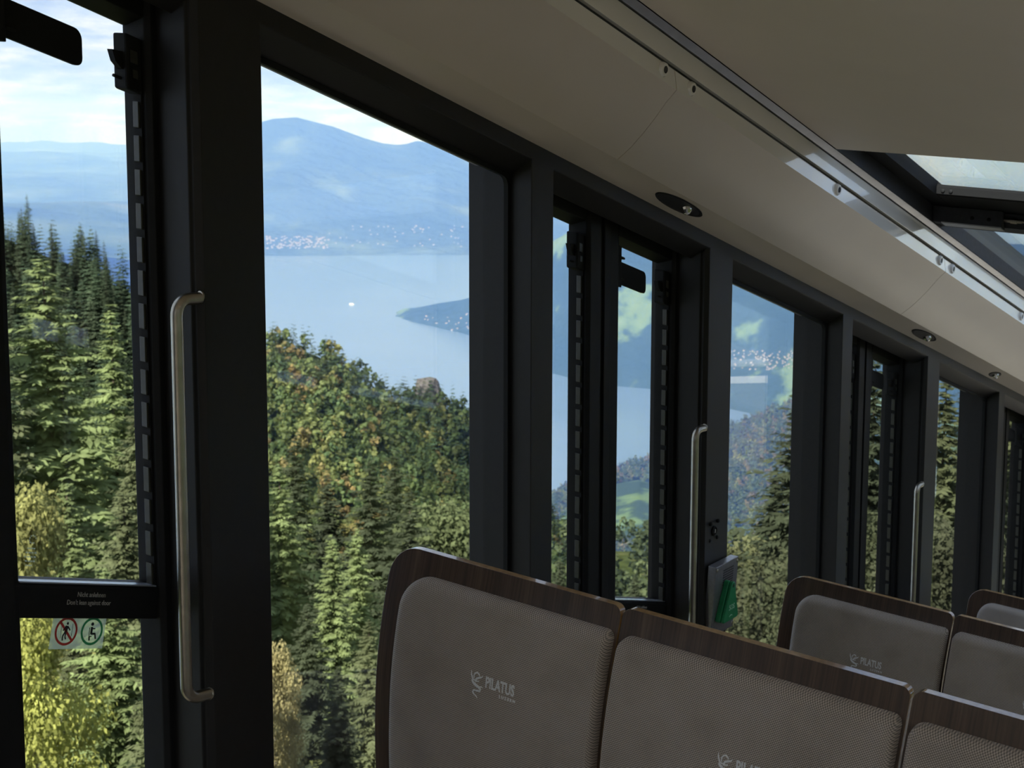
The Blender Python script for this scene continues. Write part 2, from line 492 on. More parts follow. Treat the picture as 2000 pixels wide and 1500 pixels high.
    tab_o = br.build('tab_bracket', M_BLACK, door, key + 'bracket', bevel=0.002)
    tb = MB(org)
    pts = round_rect_uw(ul + 0.010 + s, ul + 0.168 + s, 0.408, 0.464, 0.014)
    n = len(pts)
    tb.add([C(u, w_, t) for t in (TW + 0.118, TW + 0.126) for u, w_ in pts],
           [tuple(range(n)), tuple(range(2 * n - 1, n - 1, -1))] + [(i, (i + 1) % n, n + (i + 1) % n, n + i) for i in range(n)])
    tb.build('pull_tab', M_BLACK, tab_o, key + 'tab')
    if not left_leaf:
        tx = MB(org)
        c1 = C(1.502 - 1.367 + ul + s, -0.4140, TW + 0.1005) - T * 0.0012
        c2 = C(1.4985 - 1.367 + ul + s, -0.4275, TW + 0.1035) - T * 0.0012
        sh = (-T).normalized()
        for c, s_txt in ((c1, 'Nicht anlehnen'), (c2, "Don't lean against door")):
            text_to(tx, s_txt, c, U, WP, sh, 0.0108, xscale=0.86, extrude=0.0003)
        tx.build('lettering', M_GREYTX, door, key + 'text')
        # etched maker's stamp low on the pane: a small arc over short rows
        sp_ = MB(org)
        c0 = C(ul + 0.052 + s, -0.352, TW + 0.1392)
        for r_ in range(5):
            wd_ = (0.016, 0.022, 0.024, 0.020, 0.013)[r_]
            for j_ in range(4):
                sp_.frame_box(c0 - WP * (0.0065 * r_) + U * (wd_ * (j_ - 1.5) / 4 + (r_ % 2) * 0.001), U, WP, T, wd_ / 4 * 0.72, 0.0022, 0.0003)
        for j_ in range(9):
            a_ = math.radians(20 + 35 * j_)
            sp_.frame_box(c0 + WP * (0.014 + 0.006 * math.sin(a_)) + U * (0.006 * math.cos(a_)), U, WP, T, 0.0022, 0.0020, 0.0003)
        sp_.build('etched_stamp', M_FILM, door, key + 'stamp')

def sticker(door, org, s):
    """clear film with two round pictograms on the lower pane"""
    # film spans 0.107 x 0.056, square to the slope
    tl = C(1.457 + s, -0.4545, TW + 0.1388)
    dn = -WP
    wd, ht = 0.108, 0.0555
    n = -T
    f = MB(org)
    pts = [tl, tl + U * wd, tl + U * wd + dn * ht, tl + dn * ht]
    f.add(pts + [p + n * 0.0003 for p in pts], [(0, 1, 2, 3), (7, 6, 5, 4), (0, 4, 5, 1), (1, 5, 6, 2), (2, 6, 7, 3), (3, 7, 4, 0)])
    film = f.build('sticker_film', M_FILM, door, 'film')
    def P2(x, y, h=0.0006):
        return tl + U * x + dn * y + n * h
    def ring(cx, cy, r0, r1, mat, name):
        m = MB(org); k = 40
        vs = [P2(cx + r * math.cos(2 * math.pi * i / k), cy + r * math.sin(2 * math.pi * i / k)) for r in (r0, r1) for i in range(k)]
        m.add(vs, [(i, (i + 1) % k, k + (i + 1) % k, k + i) for i in range(k)])
        return m
    def stroke(m, pts, wdt):
        for (x0, y0), (x1, y1) in zip(pts[:-1], pts[1:]):
            dx, dy = x1 - x0, y1 - y0
            l = math.hypot(dx, dy) or 1
            nx, ny = -dy / l * wdt / 2, dx / l * wdt / 2
            m.add([P2(x0 + nx, y0 + ny, 0.0007), P2(x1 + nx, y1 + ny, 0.0007), P2(x1 - nx, y1 - ny, 0.0007), P2(x0 - nx, y0 - ny, 0.0007)], [(0, 1, 2, 3)])
    def dot(m, cx, cy, r):
        k = 16
        m.add([P2(cx + r * math.cos(2 * math.pi * i / k), cy + r * math.sin(2 * math.pi * i / k), 0.0007) for i in range(k)], [tuple(range(k))])
    c1, c2, cy, R0, R1 = 0.029, 0.081, 0.0275, 0.0225, 0.0185
    r = ring(c1, cy, R0, R1, M_RED, 'ring')
    stroke(r, [(c1 - 0.0135, cy - 0.0145), (c1 + 0.0135, cy + 0.0145)], 0.0042)
    r.build('red_ring', M_RED, film, 'ring_red')
    ring(c2, cy, R0, R1, M_GRN, 'ring').build('green_ring', M_GRN, film, 'ring_green')
    a = MB(org)                                   # figure leaning at a door
    dot(a, c1 + 0.001, cy - 0.0125, 0.0023)
    stroke(a, [(c1 + 0.0005, cy - 0.009), (c1 - 0.001, cy + 0.001)], 0.0058)
    stroke(a, [(c1 - 0.002, cy - 0.008), (c1 - 0.0065, cy - 0.001)], 0.0022)
    stroke(a, [(c1 + 0.002, cy - 0.008), (c1 + 0.0075, cy - 0.0015)], 0.0024)
    stroke(a, [(c1 - 0.002, cy + 0.001), (c1 - 0.006, cy + 0.008), (c1 - 0.005, cy + 0.0145)], 0.0028)
    stroke(a, [(c1 + 0.000, cy + 0.001), (c1 - 0.001, cy + 0.008), (c1 + 0.001, cy + 0.0125)], 0.0028)
    stroke(a, [(c1 - 0.0105, cy - 0.008), (c1 - 0.0095, cy + 0.011)], 0.0008)
    stroke(a, [(c1 + 0.0115, cy - 0.012), (c1 + 0.0115, cy + 0.008)], 0.0010)
    a.build('leaning_figure', M_PICT, film, 'fig1')
    b = MB(org)                                   # figure seated on a bench
    dot(b, c2 - 0.0005, cy - 0.0115, 0.0030)
    stroke(b, [(c2 - 0.001, cy - 0.007), (c2 - 0.0005, cy + 0.0045)], 0.0046)
    stroke(b, [(c2 + 0.0005, cy - 0.004), (c2 + 0.0065, cy - 0.0045)], 0.0022)
    stroke(b, [(c2 - 0.001, cy + 0.0040), (c2 + 0.0075, cy + 0.0040)], 0.0034)
    stroke(b, [(c2 + 0.0068, cy + 0.003), (c2 + 0.0095, cy + 0.0125)], 0.0030)
    stroke(b, [(c2 - 0.0055, cy - 0.006), (c2 - 0.0045, cy + 0.0085), (c2 + 0.001, cy + 0.0085)], 0.0016)
    stroke(b, [(c2 - 0.004, cy + 0.0085), (c2 - 0.003, cy + 0.0150)], 0.0032)
    b.build('seated_figure', M_PICT, film, 'fig2')

DOOR_LABEL = {-1: 'black door at the left edge with a lettered rail and a sticker on its lower pane',
              0: 'double door in the middle, between the large lake window and the intercom post',
              1: 'double door left of the third grab handle, behind the second seat row',
              2: 'last door at the right edge, a sliver of glass beyond the third window'}
for k in range(K0, K1 - 1):
    s = k * P
    org = C(3.1 + s, -1.3, TW + 0.12)
    dr = empty('door_%d' % (k - K0 + 1), org, DOOR_LABEL.get(k, 'carriage door out of view along the dark wall'), None, None, 'structure')
    leaf(dr, org, s, 2.728, 2.745, 3.043, 3.100, 'LL', True)
    leaf(dr, org, s, 3.117, 3.213, 3.492, 3.5110, 'LR', False)
    se = MB(org); se.post([(3.100 + s, 0.096), (3.117 + s, 0.096), (3.117 + s, 0.15), (3.100 + s, 0.15)], -1.3, 0.6)
    se.build('centre_seal', M_BLACK, dr, 'seal')
    if k == -1:
        sticker(dr, org, s + P)

# ------------------------------------------------------------------ grab handles
H_LABEL = {0: 'long steel grab handle on the nearest post, beside the left door', 1: 'steel grab handle left of the emergency intercom',
           2: 'short-looking steel grab handle rising behind the second seat row'}
for k in range(0, 3):
    s = k * P
    org = C(1.612 + s, -0.24, TW + 0.008)
    h = empty('grab_handle', org, H_LABEL[k], 'handle', 'steel grab handles on the door posts')
    m = MB(org)
    pts = []
    ua, ub, w1, w0, R = 1.613, 1.664, 0.082, -0.566, 0.026
    pts.append(C(ub + s, w1 + 0.012, TW + 0.006))
    for i in range(9):
        a = math.radians(90 + 90 * i / 8)
        pts.append(C(ua + R + R * math.cos(a) + s, w1 - R + R * math.sin(a) + 0.006 * (1 - i / 8), TW + 0.006))
    pts += [C(ua + s, w1 - R - 0.15 * j, TW + 0.006) for j in (1, 2, 3)]
    for i in range(9):
        a = math.radians(180 + 90 * i / 8)
        pts.append(C(ua + R + R * math.cos(a) + s, w0 + R + R * math.sin(a) + 0.008 * (i / 8), TW + 0.006))
    pts.append(C(ub + s, w0 + 0.012, TW + 0.006))
    m.tube(pts, 0.0098, 18)
    m.build('bar', M_STEEL, h, 'handle_bar', smooth=True)
    for w_ in (w1 + 0.0135, w0 + 0.012):
        f = MB(org)
        f.lathe(C(1.6645 + s, w_, TW + 0.006), -U, [(0.0106, 0), (0.0106, 0.002), (0.0098, 0.003)], 16)
        f.build('flange', M_STEEL, h, 'handle_fl%.2f' % w_, smooth=True)

# ------------------------------------------------------------------ emergency intercom on the second handle post
HZ = (U - U.dot(Vector((0, 0, 1))) * Vector((0, 0, 1)))
HZ = (HZ - HZ.dot(T) * T).normalized()
VZ = HZ.cross(T)
VZ = VZ if VZ.z > 0 else -VZ
IN = -T
ic = C(3.597, -0.353, TW)
io = empty('emergency_intercom', ic, 'grey metal intercom box with a green pull handle on the second handle post', 'intercom')
hb = MB(ic)
hb.frame_box(ic + IN * 0.012, HZ, VZ, IN, 0.132, 0.200, 0.024)
hb.build('housing', M_SOS, io, bevel=0.0015)
for ax_, ay_ in ((-0.058, 0.090), (0.058, 0.090), (0.058, -0.088), (-0.058, -0.088)):
    q = MB(ic); q.lathe(ic + HZ * ax_ + VZ * ay_ + IN * 0.0235, IN, [(0.0050, 0), (0.0050, 0.0014), (0.0025, 0.003)], 10)
    q.build('screw', M_STEEL, io, 'sos_screw%.2f%.2f' % (ax_, ay_), smooth=True)
gr = MB(ic)
for i in range(9):
    for j in range(7):
        gr.lathe(ic + HZ * (-0.018 + i * 0.0068) + VZ * (0.080 - j * 0.0068) + IN * 0.0238, IN, [(0.0023, 0), (0.0023, 0.0006)], 8)
g_o = gr.build('speaker_holes', M_DARK, io)
g_o['kind'] = 'stuff'
pl = MB(ic)
def tri(off, h, gx=0.0, wl=0.034, top=0.042, bot=-0.058):
    pts = []
    for cx, cy, r, a0, a1 in ((0, top, 0.010, 20, 160), (-wl, bot + 0.008, 0.008, 160, 265), (wl, bot + 0.008, 0.008, 275, 380)):
        for i in range(6):
            a = math.radians(a0 + (a1 - a0) * i / 5)
            pts.append((cx + r * math.cos(a) + gx, cy + r * math.sin(a)))
    n = len(pts)
    return [ic + HZ * x + VZ * y + IN * z for z in (off, off + h) for x, y in pts], [tuple(range(n)), tuple(range(2 * n - 1, n - 1, -1))] + [(i, (i + 1) % n, n + (i + 1) % n, n + i) for i in range(n)]
pl.add(*tri(0.024, 0.016, -0.006, 0.036))
pull = pl.build('green_base', M_GREEN, io, bevel=0.003)
pl2 = MB(ic)
pl2.add(*tri(0.041, 0.008, -0.004, 0.035))
pf = pl2.build('green_pull', M_GREEN, io, bevel=0.002)
hole = MB(ic); hole.lathe(ic + HZ * -0.004 + VZ * 0.040 + IN * 0.0488, IN, [(0.0048, 0), (0.0048, 0.0006)], 14)
hole.build('hang_hole', M_DARK, pf)
st = MB(ic)
text_to(st, 'SOS', ic + HZ * -0.004 + VZ * -0.020 + IN * 0.0496, HZ, VZ, IN, 0.022, xscale=0.85, extrude=0.0004)
text_to(st, '(', ic + HZ * -0.004 + VZ * -0.043 + IN * 0.0496, -VZ, HZ, IN, 0.020, extrude=0.0003)
st.build('lettering', principled('pale_green_print', (0.45, 0.72, 0.52), 0.5), pf)
kh = MB(ic); kh.box(3.585, 3.597, -0.52, -0.462, TW - 0.014, TW - 0.001)
kh.build('cable_duct', M_BLACK, io)
# key switch plate with four studs above the box
kc = C(3.5675, -0.176, TW)
ks = empty('key_switch', kc, 'round black key lock with four studs on the post above the intercom', 'lock')
q = MB(kc); q.lathe(kc, IN, [(0.0135, -0.001), (0.0135, 0.004), (0.010, 0.006), (0.0095, 0.003)], 20)
q.build('barrel', M_BLACK, ks, smooth=True)
q = MB(kc); q.frame_box(kc + IN * 0.0045, HZ, VZ, IN, 0.006, 0.010, 0.004); q.build('key_slot', M_SOS, ks)
for dx, dy in ((-0.021, 0.023), (0.021, 0.023), (0.021, -0.023), (-0.021, -0.023)):
    q = MB(kc); q.lathe(kc + HZ * dx + VZ * dy, IN, [(0.0055, -0.001), (0.0055, 0.003), (0.003, 0.0055)], 12)
    q.build('stud', M_BLACK, ks, 'stud%.3f%.3f' % (dx, dy), smooth=True)

# ------------------------------------------------------------------ ceiling: cove panels, trim strips, rail, flat ceiling, skylight
cw, cwt = None, None
ceil = empty('ceiling', C(2.0, 0.906, 0.4), 'beige carriage ceiling with curved cove panels and metal rail', None, None, 'structure')
CO = ceil.location.copy()
COVE = [(.603, 1.7068), (.636, 1.634), (.665, 1.6005), (.697, 1.570), (.731, 1.541), (.768, 1.5125), (.793, 1.4890), (.834, 1.4945)]  # last segment leans upward to catch more skylight
def sheet(mb, prof, u0, u1, th=0.006, mi=0):
    # prof (w,t) swept along U, with thickness away from the cabin
    n = len(prof)
    off = []
    for i in range(n):
        a, b = prof[max(i - 1, 0)], prof[min(i + 1, n - 1)]
        dx, dy = b[0] - a[0], b[1] - a[1]
        l = math.hypot(dx, dy)
        off.append((prof[i][0] - dy / l * th, prof[i][1] + dx / l * th))
    return mb.beam(list(prof) + off[::-1], u0, u1, mi)
SEAMS = [2.888 + 1.938 * i for i in range(-4, 5)]
for a, b in zip(SEAMS[:-1], SEAMS[1:]):
    m = MB(CO)
    sheet(m, COVE[1:], a + 0.0012, b - 0.0012)
    pan = m.build('cove_panel', [M_PANEL, M_STRIP], ceil, smooth=True)
    pan.data.polygons[len(COVE) - 3].material_index = 1  # upper strip of the same panel, painted lighter for the skylight falling on it
    pan.data.set_sharp_from_angle(angle=math.radians(14))
    for uu in (a + 0.073, (a + b) / 2 - 0.008, b - 0.061):
        cpo = MB(CO)
        c0 = C(uu, 0.817, 1.4930)
        cpo.lathe(c0, -T, [(0.0165, -0.002), (0.0160, 0.0040), (0.0135, 0.0085), (0.0090, 0.0092), (0.0080, 0.0088)], 24)
        co = cpo.build('cap_screw', M_STRIP, pan, smooth=True)
        cpo = MB(CO)
        cpo.lathe(c0 - T * 0.0090, -T, [(0.0078, -0.001), (0.0078, 0.0004)], 16)
        cpo.build('screw_hole', M_DARK, co)
m = MB(CO)
sheet(m, COVE[:2], -4.2, 10.6)
m.build('light_strip', M_PANEL, ceil)
m = MB(CO)
m.beam([(.830, 1.500), (.852, 1.500), (.852, 1.530), (.830, 1.530)], -4.2, 10.6)
m.build('shadow_gap', M_DARK, ceil)
m = MB(CO)
m.beam([(.8415, 1.4865), (.8915, 1.4920), (.8915, 1.500), (.8415, 1.500)], -4.2, 10.6)  # face leans upward to catch more skylight
m.build('trim_strip', M_STRIP, ceil, bevel=0.0008)
m = MB(CO)
m.beam([(.885, 1.4965), (.9, 1.4965), (.9, 1.51), (.885, 1.51)], -4.2, 10.6)
m.build('shadow_gap', M_DARK, ceil)
m = MB(CO)
m.beam([(.8945, 1.4885), (.8960, 1.4865), (.9050, 1.4705), (.9065, 1.4715), (.9065, 1.500), (.8945, 1.500)], -4.2, 10.6)
m.build('metal_rail', M_ALU, ceil, bevel=0.0008)
U_SK0, U_SK1, U_SK2, U_SK3 = 3.777, 4.612, 4.686, 8.40
TL, TR = 1.470, -0.55
for a, b in ((-4.2, U_SK0), (U_SK3, 10.6)):
    m = MB(CO); m.box(a, b, 0.9065, 0.9500, TR, TL - 0.002)
    m.build('flat_ceiling', M_CEIL, ceil, bevel=0.0006)
m = MB(CO)
m.box(U_SK0, U_SK3, 0.9065, 0.957, TL - 0.001, TL + 0.03)
m.box(U_SK0, U_SK3, 0.9065, 0.957, TR - 0.03, TR)
m.build('skylight_side_wall', M_SKYF, ceil)
m = MB(CO)                                       # roof shell above everything but the skylights
m.box(-4.2, 10.6, 0.957, 1.03, TL, TW + 0.19)
m.box(-4.2, 10.6, 0.957, 1.03, -1.05, TR)
m.box(-4.2, U_SK0 - 0.05, 0.957, 1.03, TR, TL)
m.box(U_SK3, 10.6, 0.957, 1.03, TR, TL)
m.build('roof_shell', M_DARK, ceil)
m = MB(CO)                                       # far-side cove
cm = lambda t: -0.85 + (TW - t)
sheet(m, [(w_, cm(t_)) for w_, t_ in COVE][::-1], -4.2, 10.6)
m.beam([(.83, cm(1.492)), (.9065, cm(1.485)), (.9065, cm(1.40)), (.95, cm(1.40)), (.95, cm(1.52)), (.83, cm(1.52))], -4.2, 10.6)
m.build('cove_panel', M_PANEL, ceil)

sky = empty('window_skylight', C(4.2, 0.957, 1.4), 'roof skylight with a dark frame and rain-flecked glass, at upper right', None, None, 'structure')
SO = sky.location.copy()
def raindrops(mb, u0, u1, t0, t1, w_, n, seed):
    rnd = random.Random(seed)
    for _ in range(n):
        c = C(rnd.uniform(u0, u1), w_, rnd.uniform(t0, t1))
        r = rnd.uniform(0.0006, 0.0018)
        mb.lathe(c, W, [(r, 0), (r * 0.8, r * 0.5), (r * 0.2, r * 0.75)], 6, xs=rnd.uniform(1, 2.2), xdir=U)
for nm, a, b, tl, wz in (('opening', U_SK0 - 0.03, U_SK1 - 0.150, 1.412, 0.970), ('fixed', U_SK2 + 0.02, U_SK3 + 0.02, 1.478, 0.970)):
    m = MB(SO)
    m.box(a - 0.05, b + (0.15 if nm == 'opening' else 0.05), 0.9575, 1.00, tl, tl + 0.09)
    m.box(a - 0.05, b + 0.05, 0.9575, 1.00, TR - 0.05, TR + 0.06)
    if nm == 'fixed':
        m.box(b, b + 0.05, 0.9575, 1.00, TR, tl)
    m.build('skylight_frame', M_BLACK if nm == 'opening' else M_SKYF, sky)
    m = MB(SO); m.box(a - 0.02, b + 0.04, 0.982, 0.988, TR, tl + 0.03)
    m.build('pane', M_ROOFGL, sky)
    m = MB(SO); raindrops(m, a, b, 0.3, tl, 0.988, 900, 7)
    d = m.build('rain_drops', glass_mat('rain_drop_water', (0.8, 0.84, 0.88), 0.05), sky)
    d['kind'] = 'stuff'
# cross bar: upper flange with screws and the box beam
m = MB(SO); m.box(4.455, 4.470, 0.9600, 0.9830, TR, 1.412); m.box(4.462, 4.640, 0.9580, 0.990, TR, 1.42, 1)
m.build('cross_flange', [M_BLACK, M_BLACK], sky, bevel=0.001)
m = MB(SO); m.box(4.640, 4.710, 0.915, 0.985, TR, TL)
m.build('cross_bar', M_SKYF, sky, bevel=0.001)
for tt in (1.392, 1.368):
    q = MB(SO); q.lathe(C(4.455, 0.970, tt), -U, [(0.006, 0), (0.006, 0.003), (0.003, 0.005)], 12)
    q.build('screw', M_BLACK, sky, smooth=True)
op = empty('skylight_opener', C(4.6, 0.906, 1.35), 'dark metal opener box with a steel rod on the skylight cross bar', 'opener')
OO = op.location.copy()
m = MB(OO); m.box(4.606, 4.640, 0.9075, 0.957, 1.255, 1.468)
m.build('housing', M_SKYF, op, bevel=0.0015)
m = MB(OO); m.box(4.602, 4.646, 0.9050, 0.9085, 1.256, 1.44)
m.build('base_plate', M_SOS, op)
m = MB(OO); m.tube([C(4.63, 0.936, 1.256), C(4.63, 0.936, 1.20)], 0.006, 12); m.tube([C(4.63, 0.936, 1.235), C(4.63, 0.936, 1.215)], 0.0085, 12); m.tube([C(4.63, 0.936, 1.2), C(4.63, 0.936, 0.85)], 0.004, 12)
m.build('rod', M_STEEL, op, smooth=True)
for tt in (1.345, 1.294):
    q = MB(OO); q.lathe(C(4.6060, 0.928, tt), -U, [(0.006, 0), (0.006, 0.003), (0.003, 0.005)], 12)
    q.build('screw', M_BLACK, op, 'opscrew%.2f' % tt, smooth=True)

# recessed ceiling lamps in the light strip (unlit)
LN = (C(0, .636, 1.634) - C(0, .603, 1.7068))
sn = LN.cross(U).normalized()
sn = sn if sn.dot(-W) > 0 else -sn
L_LABEL = ['oval recessed ceiling lamp above the middle double door', 'small oval recessed lamp above the second slim post', 'small round ceiling lamp with a glass dome near the right edge']
for i, (uu, ww, tt) in enumerate(((3.255, .6215, 1.666), (5.178, .6215, 1.666), (6.13, .6185, 1.6725))):
    lc = C(uu, ww, tt) + sn * 0.001
    lp = empty('ceiling_lamp', lc, L_LABEL[i], 'lamp', 'unlit lamps in the ceiling strip')
    el = 5.2 if i < 2 else 2.3
    r = 0.023 if i < 2 else 0.022
    q = MB(lc); q.lathe(lc, sn, [(r, -0.001), (r, 0.0012), (r * 0.93, 0.0016), (r * 0.88, 0.0006), (r * 0.8, -0.0005)], 36, xs=el, xdir=U)
    q.build('bezel', M_BLACK, lp, smooth=True)
    q = MB(lc); q.lathe(lc + sn * 0.0008, sn, [(r * 0.86, 0), (r * 0.86, 0.0002)], 30, xs=el, xdir=U)
    q.build('recess', M_DARK, lp)
    q = MB(lc); q.lathe(lc + U * (0.035 if i < 2 else 0.008) + sn * 0.0009, sn, [(r * 0.62, 0.0), (r * 0.55, 0.006), (r * 0.30, 0.013), (0.001, 0.016)], 14, xs=1.25, xdir=U)
    q.build('reflector', M_LAMPR, lp)

# ------------------------------------------------------------------ far side wall, floor steps, end walls (behind and beside the camera)
w2 = empty('wall_right', C(2.0, W_BOT, -0.85), 'far carriage wall with dark posts and windows, behind the camera', None, None, 'structure')
RO = w2.location.copy()
m = MB(RO); m.box(-4.2, 10.6, W_BOT, -0.90, -0.95, -0.85); m.build('lower_panel', M_LIGHTW, w2)
m = MB(RO); m.box(-4.2, 10.6, 0.53, 1.0, -0.95, -0.855); m.build('header', M_LIGHTW, w2)
for k in range(-3, 5):
    for uu, wd in ((1.67, 0.14), (2.64, 0.09), (3.08, 0.06)):
        m = MB(RO); m.box(uu + k * P, uu + wd + k * P, -0.91, 0.54, -0.95, -0.85)
        m.build('post', M_POST, w2)
    m = MB(RO); m.box(1.67 + k * P, 1.67 + (k + 1) * P, -0.92, 0.55, -0.905, -0.900)
    m.build('pane', M_GLASS, w2)
for nm, ua, ub, lab in (('wall_back', -4.25, -4.15, 'glazed end wall of the carriage uphill behind the camera'), ('wall_front', 10.5, 10.6, 'glazed end wall of the carriage at its downhill end')):
    ew = empty(nm, C(ua, W_BOT, 0.4), lab, None, None, 'structure')
    EO = ew.location.copy()
    m = MB(EO); m.box(ua, ub, W_BOT, -0.7, -0.95, TW + 0.17); m.box(ua, ub, 0.6, 1.03, -0.95, TW + 0.17)
    m.box(ua, ub, -0.7, 0.6, -0.95, -0.75); m.box(ua, ub, -0.7, 0.6, TW - 0.1, TW + 0.17)
    m.build('frame', M_LIGHTW, ew)
    m = MB(EO); m.box(ua + 0.04, ub - 0.04, -0.72, 0.62, -0.76, TW - 0.08)
    m.build('pane', M_GLASS, ew)
floor = empty('floor', C(2.0, -1.3, 0.4), 'stepped pale rubber carriage floor', None, None, 'structure')
FO = floor.location.copy()
Z0 = C(2.06, -0.262, 1.627)
for k in range(-3, 5):
    base = Z0 + U * (k * P) - ZS * 1.04
    m = MB(FO)
    c = base + FD * 0.82 - T * 1.17
    m.frame_box(c - ZS * 0.06, T, FD, ZS, 2.50, 1.80, 0.12)
    m.build('step', M_FLOOR, floor)
m = MB(FO); m.box(-4.2, 10.6, W_BOT - 0.12, W_BOT, -0.95, TW + 0.17); m.build('under_floor', M_FLOOR, floor)

# ------------------------------------------------------------------ seats
S_PROF = [(0.0, 0.0), (-0.05, 0.011), (-0.14, 0.027), (-0.243, 0.033), (-0.367, 0.025), (-0.431, 0.016), (-0.62, -0.012)]
def fdz(z):
    for (z0, f0), (z1, f1) in zip(S_PROF[:-1], S_PROF[1:]):
        if z >= z1:
            return f0 + (f1 - f0) * (z0 - z) / (z0 - z1)
    return S_PROF[-1][1]
def fds(z):     # smoothed
    return sum(fdz(max(-0.62, min(0, z + d))) for d in (-0.04, -0.02, 0, 0.02, 0.04)) / 5
def outline_rows(wd, top, bot, rl, rr, n_corner=9, n_body=16):
    """rows of (z, xl, xr) for a panel with rounded top corners"""
    rm = max(rl, rr)
    zs = [top - rm * (1 - math.cos(math.pi / 2 * i / n_corner)) for i in range(n_corner + 1)]
    zs += [top - rm - (top - rm - bot) * i / n_body for i in range(1, n_body + 1)]
    rows = []
    for z in zs:
        d = top - z
        xl = rl - math.sqrt(max(0, rl * rl - max(0, rl - d) ** 2))
        xr = wd - (rr - math.sqrt(max(0, rr * rr - max(0, rr - d) ** 2)))
        rows.append((z, xl, xr))
    return rows
def seat_pt(o, x, z, f):
    return o - T * x + ZS * z + FD * f
NX = 22
def uv_from(me, coords):
    uv = me.uv_layers.new(name='UVMap')
    for lp in me.loops:
        uv.data[lp.index].uv = coords[lp.vertex_index]

DRAGON = [([(0.2294, -0.1640), (0.2303, -0.1712), (0.2328, -0.1761), (0.2338, -0.1786), (0.2426, -0.1797)], [.0004, .0011, .0013, .0012, .0010]),
          ([(0.2362, -0.1765), (0.2357, -0.1707), (0.2383, -0.1668), (0.2419, -0.1650), (0.2453, -0.1668), (0.2475, -0.1698)], [.0008, .0010, .0011, .0013, .0012, .0008]),
          ([(0.2400, -0.1797), (0.2422, -0.1755), (0.2474, -0.1728), (0.2516, -0.1712), (0.2540, -0.1676)], [.0012, .0016, .0017, .0011, .0003]),
          ([(0.2395, -0.1808), (0.2440, -0.1800), (0.2472, -0.1785), (0.2462, -0.1803)], [.0010, .0010, .0008, .0006]),
          ([(0.2318, -0.1800), (0.2340, -0.1822), (0.2376, -0.1848), (0.2422, -0.1872), (0.2477, -0.1892), (0.2516, -0.1920), (0.2506, -0.1957), (0.2442, -0.1962), (0.2384, -0.1966), (0.2366, -0.2004), (0.2404, -0.2040), (0.2449, -0.2061), (0.2471, -0.2095)],
           [.0008, .0016, .0021, .0022, .0019, .0016, .0015, .0013, .0012, .0013, .0010, .0008, .0003]),
          ([(0.2440, -0.1890), (0.2500, -0.1882), (0.2541, -0.1872), (0.2569, -0.1889)], [.0012, .0012, .0008, .0004])]
DC = (0.2770, -0.1830)       # logo reference point on the first seat

